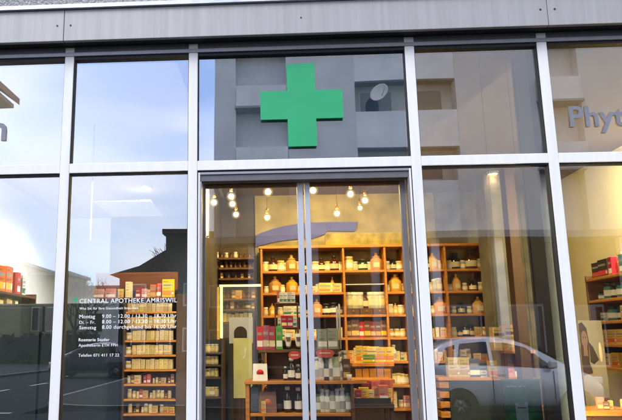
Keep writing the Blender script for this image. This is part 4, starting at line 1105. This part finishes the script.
ds = empty('satellite_dish', (c.x,-Ya+.15,c.z-.15), 'round pale satellite dish on a loggia of the apartment block', 'satellite dish')
o = MB().lathe([(0,0),(.25,.03),(.42,.10),(.5,.17),(.5,.18),(.42,.115),(.25,.045),(0,.015)], 'dish', 24).build('reflector', ds); o.rotation_euler = (rad(-75),0,rad(38)); o.scale = (.85,.85,.85)
b = MB(); b.tube((0,-.05,0),(0,-.2,-.35),.025,.025,'alu_grey'); b.tube((0,0,-.2),(.1,.55,.1),.015,.015,'alu_grey'); b.build('mount', ds)

# dark houses
def P2(px, py, Y): p = mir(px, py, Y); return p.x, p.z
Yh = 27
hs = empty('house', (-5,-Yh,0), 'dark gabled house with a chimney in shade across the street', 'house')
xa, xb = mir(112,290,Yh).x, mir(218,290,Yh).x
ze = mir(120,277,Yh).z; zt = mir(165,252,Yh).z
H0 = hs.location
b = MB(); b.box(Vector((xa+.3,-Yh-8,0))-H0, Vector((xb,-Yh,ze))-H0, 'house_dark'); b.build('wall', hs)
b = MB(); b.prism([(xa-.1-H0.x,ze+.002),(mir(140,268,Yh).x-H0.x,mir(140,268,Yh).z),(mir(166,254,Yh).x-H0.x,zt),(xb+.3-H0.x,zt),(xb+.3-H0.x,ze+.002)], 'y', -8.3, .4, 'roof_dark'); rf = b.build('roof', hs)
xc_, zc_ = P2(152,254,Yh); bx('chimney', Vector((xc_-.2,-Yh-3,zc_-1.6))-H0, Vector((xc_+.2,-Yh-2.4,zc_+.1))-H0, 'house_dark', rf)
xd0, zd0 = P2(165.5,235,Yh-1); xd1, _ = P2(222,235,Yh-1)
bx('flat_block', Vector((xd0,-Yh+.45,zt-1.2))-H0, Vector((xd1,-Yh+1,zd0))-H0, 'house_dark', hs)
bx('flat_roof', Vector((xd0-.15,-Yh+.3,zd0+.002))-H0, Vector((xd1,-Yh+1.15,zd0+.22))-H0, 'roof_dark', hs)
for i in range(4):
    for k in range(2):
        f = bx('window', Vector((xa+.9+i*1.25,-Yh+.001,1+k*2.1))-H0, Vector((xa+1.6+i*1.25,-Yh+.05,2.1+k*2.1))-H0, 'render_grey', hs)
        bx('pane', Vector((xa+.97+i*1.25,-Yh+.051,1.07+k*2.1))-H0, Vector((xa+1.53+i*1.25,-Yh+.056,2.03+k*2.1))-H0, 'car_glass', f)
# low olive building closing the side road, and a pale one beside it
Yo = 48
def low(name, px0, px1, py, Y, m, lab, rpy=None):
    x0, x1 = mir(px0,py,Y).x, mir(px1,py,Y).x; z = mir((px0+px1)/2,py,Y).z
    r = empty(name, ((x0+x1)/2,-Y,0), lab, 'building'); w = x1-x0
    b = MB(); b.box((-w/2,-7,0),(w/2,0,z-.25),m); b.build('wall', r)
    b = MB(); b.box((-w/2-.3,-7.3,z-.249),(w/2+.3,.4,z),'slab_dark'); b.build('roof', r)
    n = max(2, int(w/3))
    for i in range(n):
        xx = -w/2+.8+i*(w-1.6)/n
        f = bx('window', (xx,.001,z*.35), (xx+1.2,.06,z*.62), 'render_grey', r); bx('pane', (xx+.08,.061,z*.35+.08), (xx+1.12,.07,z*.62-.08), 'car_glass', f)
low('low_building', 22, 62, 272, Yo, 'olive_render', 'low olive grey flat roofed building at the end of the side street')
low('low_building', -60, 21, 262, Yo-2, 'olive_render', 'longer olive flat roofed building at the far left of the side street')
low('low_building', 64, 118, 288, Yo+8, 'parapet', 'pale low building seen between the bare tree and dark house')
# house with a deep eave
Ye = 17.0
x1, z1_ = P2(16.5, 106, Ye)
eh = empty('house', (x1-6,-13.4,0), 'cream house with brown tiled roof and deep wooden eave', 'house')
E0 = eh.location
bx('wall', (-6,-3.3,0), (4.9,-.6,z1_-.1), 'house_cream', eh)
xs_, zs_ = P2(-8, 88, Ye); sl = (zs_-z1_)/(x1-xs_)
b = MB(); n_ = 6.0
b.prism([(n_,z1_),(n_,z1_+.22),(-1,z1_+.22+sl*7),(-8,z1_+.22),(-8,z1_),(-1,z1_+sl*7)], 'y', -3.6, 0, 'roof_brown'); b.build('roof', eh)
b = MB(); b.prism([(n_-.15,z1_-.012),(-1,z1_-.012+sl*6.85),(-7.85,z1_-.012),(-7.85,z1_-.14),(n_-.15,z1_-.14)], 'y', -3.5, -.1, 'eave_wood'); b.build('eave', eh)
for i in range(3):
    f = bx('window', (-4+i*2.8,-.599,2), (-2.8+i*2.8,-.55,3.4), 'parapet', eh); bx('pane', (-3.9+i*2.8,-.549,2.1), (-2.9+i*2.8,-.54,3.3), 'car_glass', f)
# hedge
hx0, hx1 = -28, -13.4
b = MB()
for i in range(900):
    p = Vector((random.uniform(-30,-13.6), -15-random.uniform(0,1.0), random.uniform(.05,1.9)))
    s = random.uniform(.12,.24); n = Vector((random.uniform(-1,1),random.uniform(-.2,1),random.uniform(-.6,1))).normalized(); a = n.orthogonal().normalized()*s; c_ = n.cross(a)
    b.quad([p+a, p+c_, p-a, p-c_], 'hedge_leaf')
b.box((-30,-15.9,.02),(-13.7,-15.1,1.75),'hedge_leaf')
tag(b.build('hedge'), 'dark clipped hedge along the corner of the side street', 'hedge')
b = MB()
for i in range(900):
    p = Vector((random.uniform(-30,-13), -44-random.uniform(0,1.2), random.uniform(.05,2.2)))
    s = random.uniform(.15,.3); n = Vector((random.uniform(-1,1),random.uniform(-.2,1),random.uniform(-.6,1))).normalized(); a = n.orthogonal().normalized()*s; c_ = n.cross(a)
    b.quad([p+a, p+c_, p-a, p-c_], 'hedge_leaf')
b.box((-30,-45.1,.02),(-13,-44.1,2.0),'hedge_leaf')
tag(b.build('hedge'), 'long dark hedge in front of the low olive building', 'hedge')

# bare trees
def bare_tree(loc, h, lab, seed):
    rnd = random.Random(seed); r = empty('bare_tree', loc, lab, 'tree', 'leafless trees across the street')
    t = MB(); t.tube((0,0,0),(.05,0,h*.35),h*.028,h*.02,'bark',8); t.build('trunk', r)
    c = MB()
    def br(p, d, L_, rad_, lv):
        q = p+d*L_; c.tube(p, q, rad_, rad_*.65, 'bark', 5)
        if lv == 0: return
        for k in range(3 if lv > 1 else 4):
            nd = (d+Vector((rnd.uniform(-1,1),rnd.uniform(-1,1),rnd.uniform(-.2,.8)))*.75).normalized()
            br(q if k else p+d*L_*.6, nd, L_*rnd.uniform(.6,.85), rad_*.6, lv-1)
    for k in range(4):
        br(Vector((.05,0,h*.33)), Vector((rnd.uniform(-.7,.7),rnd.uniform(-.7,.7),1)).normalized(), h*.2, h*.013, 4)
    c.build('crown', r)
p = mir(186, 300, 34); bare_tree((p.x,-35.5,0), mir(186,212,34).z*1.0, 'leafless tree rising behind the dark house', 3)
p = mir(75, 300, 40); bare_tree((p.x,-40,0), mir(75,268,40).z, 'leafless tree beside the pale low building', 5)
p = mir(88, 300, 46); bare_tree((p.x,-46,0), mir(88,272,46).z, 'thin leafless tree nearest the side street end', 8)

# cars
def make_car(loc, paint, lab, flip=False, cat='car', L_=3.95, H_=1.54):
    r = empty('parked_car', loc, lab, cat, 'cars parked across the street'); r.rotation_euler.z = math.pi if flip else 0
    # stations along x: (x, z_bottom, z_belt, half width, z_top, half width at top)
    k = L_/3.95; q = H_/1.54
    S = [(-1.97,.42,.80,.62,.86,.58),(-1.93,.30,.94,.74,1.04,.62),(-1.78,.26,.99,.80,1.22,.60),(-1.52,.24,1.0,.82,1.38,.59),(-1.15,.22,.99,.83,1.49,.59),(-.6,.2,.97,.84,1.54,.60),
         (-.1,.2,.95,.84,1.51,.60),(.35,.2,.93,.84,1.40,.60),(.80,.2,.92,.84,1.20,.63),(1.18,.2,.91,.83,1.00,.69),(1.45,.22,.89,.82,.95,.66),(1.75,.25,.80,.76,.85,.60),(1.92,.30,.66,.66,.70,.52),(1.98,.40,.55,.56,.58,.46)]
    b = MB(); rings = []
    kp = b.mi(paint)
    for x, zb_, zbl, w, zt_, wt in S:
        half = [(0,zb_),(w*.86,zb_),(w*.98,zb_+.16*(zbl-zb_)/.7),(w,(zb_+zbl)/2),(w*.985,zbl-.06),(w*.95,zbl),(wt,zt_-.05),(wt*.82,zt_-.012),(0,zt_)]
        ring = half+[(-y,z) for y, z in half[-2:0:-1]]
        rings.append([b.bm.verts.new((x*k,y,z*q)) for y, z in ring])
    n = len(rings[0])
    for A, B in zip(rings, rings[1:]):
        for i in range(n):
            f = b.bm.faces.new((A[i],A[(i+1)%n],B[(i+1)%n],B[i])); f.smooth = True; f.material_index = kp
    for R in (rings[0][::-1], rings[-1]):
        f = b.bm.faces.new(R); f.material_index = kp
    body = b.build('body', r)
    sub = body.modifiers.new('smooth', 'SUBSURF'); sub.levels = 2; sub.render_levels = 2
    def side(u_, s):    # point on the flank between belt (0) and roof edge (1) at station value
        x, t = u_
        for A, B in zip(S, S[1:]):
            if A[0] <= x <= B[0]:
                g = (x-A[0])/(B[0]-A[0]); z0 = A[2]+(B[2]-A[2])*g; z1 = A[4]-.05+(B[4]-A[4])*g; w0 = .95*(A[3]+(B[3]-A[3])*g); w1 = A[5]+(B[5]-A[5])*g
                return Vector((x*k, s*(w0+(w1-w0)*t+.012), (z0+(z1-z0)*t)*q))
    for s in (-1, 1):
        for x0, x1, x0t, x1t in ((-1.22,-.52,-1.10,-.52),(-.44,.84,-.44,.30),(-1.62,-1.30,-1.40,-1.20)):
            b = MB(); N = 6
            lo = [side((x0+(x1-x0)*i/N, .06), s) for i in range(N+1)]; hi = [side((x0t+(x1t-x0t)*i/N, .86), s) for i in range(N+1)]
            for i in range(N): b.quad([lo[i],lo[i+1],hi[i+1],hi[i]], 'car_glass')
            b.build('side_window', r)
        for xw in (-1.22, 1.24):
            w = empty('wheel', (xw*k, s*.79, .31)); w.parent = r
            o = MB().lathe([(.19,-.10),(.28,-.10),(.31,-.07),(.31,.07),(.28,.10),(.19,.10)], 'tyre', 28).build('tyre', w); o.rotation_euler.x = rad(90)
            b = MB(); b.lathe([(0,-.05),(.2,-.05),(.2,.05),(0,.05)], 'rim', 24)
            for j in range(6):
                a = j*math.pi/3; b.tube((0,0,-s*.052),(.18*math.cos(a),.18*math.sin(a),-s*.052),.02,.016,'rim',6)
            o = b.build('rim', w); o.rotation_euler.x = rad(90)
            b = MB(); N = 16
            for i in range(N):
                a0, a1 = math.pi*i/N, math.pi*(i+1)/N
                b.quad([(xw*k+.36*math.cos(a0),s*.842,.31+.36*math.sin(a0)),(xw*k+.36*math.cos(a1),s*.842,.31+.36*math.sin(a1)),(xw*k+.30*math.cos(a1),s*.843,.31+.30*math.sin(a1)),(xw*k+.30*math.cos(a0),s*.843,.31+.30*math.sin(a0))], 'car_trim')
            b.build('wheel_arch', r)
        for xd in (-.50, .78):
            b = MB(); b.box((xd*k-.004,s*.838,.36),(xd*k+.004,s*.846,.90*q),'car_trim'); b.build('door_gap', r)
        b = MB(); b.box((-.42*k,s*.842,.82*q),(-.24*k,s*.862,.85*q),paint,.006); b.build('door_handle', r)
        b = MB(); b.box((.66*k,s*.86,.95*q),(.80*k,s*1.02,1.07*q),paint,.02); b.build('wing_mirror', r)
        b = MB(); b.box((-1.2*k,s*.836,.24),(1.2*k,s*.848,.33),'car_trim',.003); b.build('sill_trim', r)
        b = MB(); b.box((1.72*k,s*.50,.68*q),(1.90*k,s*.70,.80*q),'lamp_clear',.02); b.build('headlight', r)
        b = MB(); b.box((-1.97*k,s*.52,.78*q),(-1.86*k,s*.74,1.02*q),'lamp_red',.02); b.build('tail_light', r)
    b = MB()
    b.quad([(1.16*k,-.60,1.03*q),(1.16*k,.60,1.03*q),(.40*k,.53,1.395*q),(.40*k,-.53,1.395*q)], 'car_glass'); b.build('windscreen', r)
    b = MB(); b.quad([(-1.935*k,-.56,1.04*q),(-1.935*k,.56,1.04*q),(-1.62*k,.50,1.36*q),(-1.62*k,-.50,1.36*q)], 'car_glass'); b.build('rear_window', r)
    return r
pc = mir(522, 400, 9.7)
make_car((pc.x,-10.55,-.018), 'car_silver', 'silver hatchback parked on the far side of the road', L_=3.62, H_=1.68)
pc = mir(90, 345, 25)
make_car((pc.x,-25.5,-.018), 'car_blue', 'dark blue hatchback standing in the side street', L_=3.9, flip=True)

# ------------------------------------------------------------------ sky, sun
w = bpy.data.worlds.new('World'); scene.world = w; w.use_nodes = True
nt = w.node_tree; nt.nodes.clear()
out = nt.nodes.new('ShaderNodeOutputWorld')
SUN_EL, SUN_AZ = rad(46), rad(212)      # azimuth clockwise from +Y
sky = nt.nodes.new('ShaderNodeTexSky'); sky.sky_type = 'NISHITA'; sky.sun_disc = False
sky.sun_elevation = SUN_EL; sky.sun_rotation = SUN_AZ; sky.dust_density = 1.5
bg = nt.nodes.new('ShaderNodeBackground'); bg.inputs[1].default_value = .15
tn = nt.nodes.new('ShaderNodeMix'); tn.data_type = 'RGBA'; tn.blend_type = 'MULTIPLY'; tn.inputs[0].default_value = 1
nt.links.new(sky.outputs[0], tn.inputs[6]); tn.inputs[7].default_value = (1.15,1.45,2.05,1); nt.links.new(tn.outputs[2], bg.inputs[0])
cl = nt.nodes.new('ShaderNodeBackground'); cl.inputs[0].default_value = (1,1,1,1); cl.inputs[1].default_value = 3.4
tc = nt.nodes.new('ShaderNodeTexCoord'); mp = nt.nodes.new('ShaderNodeMapping'); mp.inputs['Scale'].default_value = (1,1,2.2)
n = nt.nodes.new('ShaderNodeTexNoise'); n.inputs['Scale'].default_value = 2.6; n.inputs['Detail'].default_value = 2.5; n.inputs['Roughness'].default_value = .45
rp = nt.nodes.new('ShaderNodeValToRGB'); rp.color_ramp.elements[0].position = .34; rp.color_ramp.elements[1].position = .72
nt.links.new(tc.outputs['Generated'], mp.inputs[0]); nt.links.new(mp.outputs[0], n.inputs['Vector']); nt.links.new(n.outputs['Fac'], rp.inputs[0])
sp = nt.nodes.new('ShaderNodeSeparateXYZ'); nt.links.new(tc.outputs['Generated'], sp.inputs[0])
hr_ = nt.nodes.new('ShaderNodeValToRGB'); nt.links.new(sp.outputs['Z'], hr_.inputs[0])
hr_.color_ramp.elements[0].position = .05; hr_.color_ramp.elements[0].color = (1.0,.96,.93,1)
hr_.color_ramp.elements[1].position = .42; hr_.color_ramp.elements[1].color = (.90,.91,1.0,1)
nt.links.new(hr_.outputs[0], cl.inputs[0])
mx = nt.nodes.new('ShaderNodeMixShader'); nt.links.new(rp.outputs[0], mx.inputs[0]); nt.links.new(bg.outputs[0], mx.inputs[1]); nt.links.new(cl.outputs[0], mx.inputs[2])
nt.links.new(mx.outputs[0], out.inputs[0])
sd = Vector((math.sin(SUN_AZ)*math.cos(SUN_EL), math.cos(SUN_AZ)*math.cos(SUN_EL), math.sin(SUN_EL)))
o = light('sun', 'SUN', (0,0,20), 1.5, (1,.94,.84), angle=rad(25))
o.rotation_euler = (-sd).to_track_quat('-Z', 'Y').to_euler()

scene.view_settings.view_transform = 'Standard'; scene.view_settings.look = 'None'
scene.view_settings.exposure = 0; scene.view_settings.gamma = 1
scene.render.engine = 'CYCLES'
cy = scene.cycles
cy.use_denoising = True; cy.max_bounces = 8; cy.transparent_max_bounces = 12; cy.glossy_bounces = 4
cy.sample_clamp_indirect = 6; cy.caustics_reflective = False; cy.caustics_refractive = False
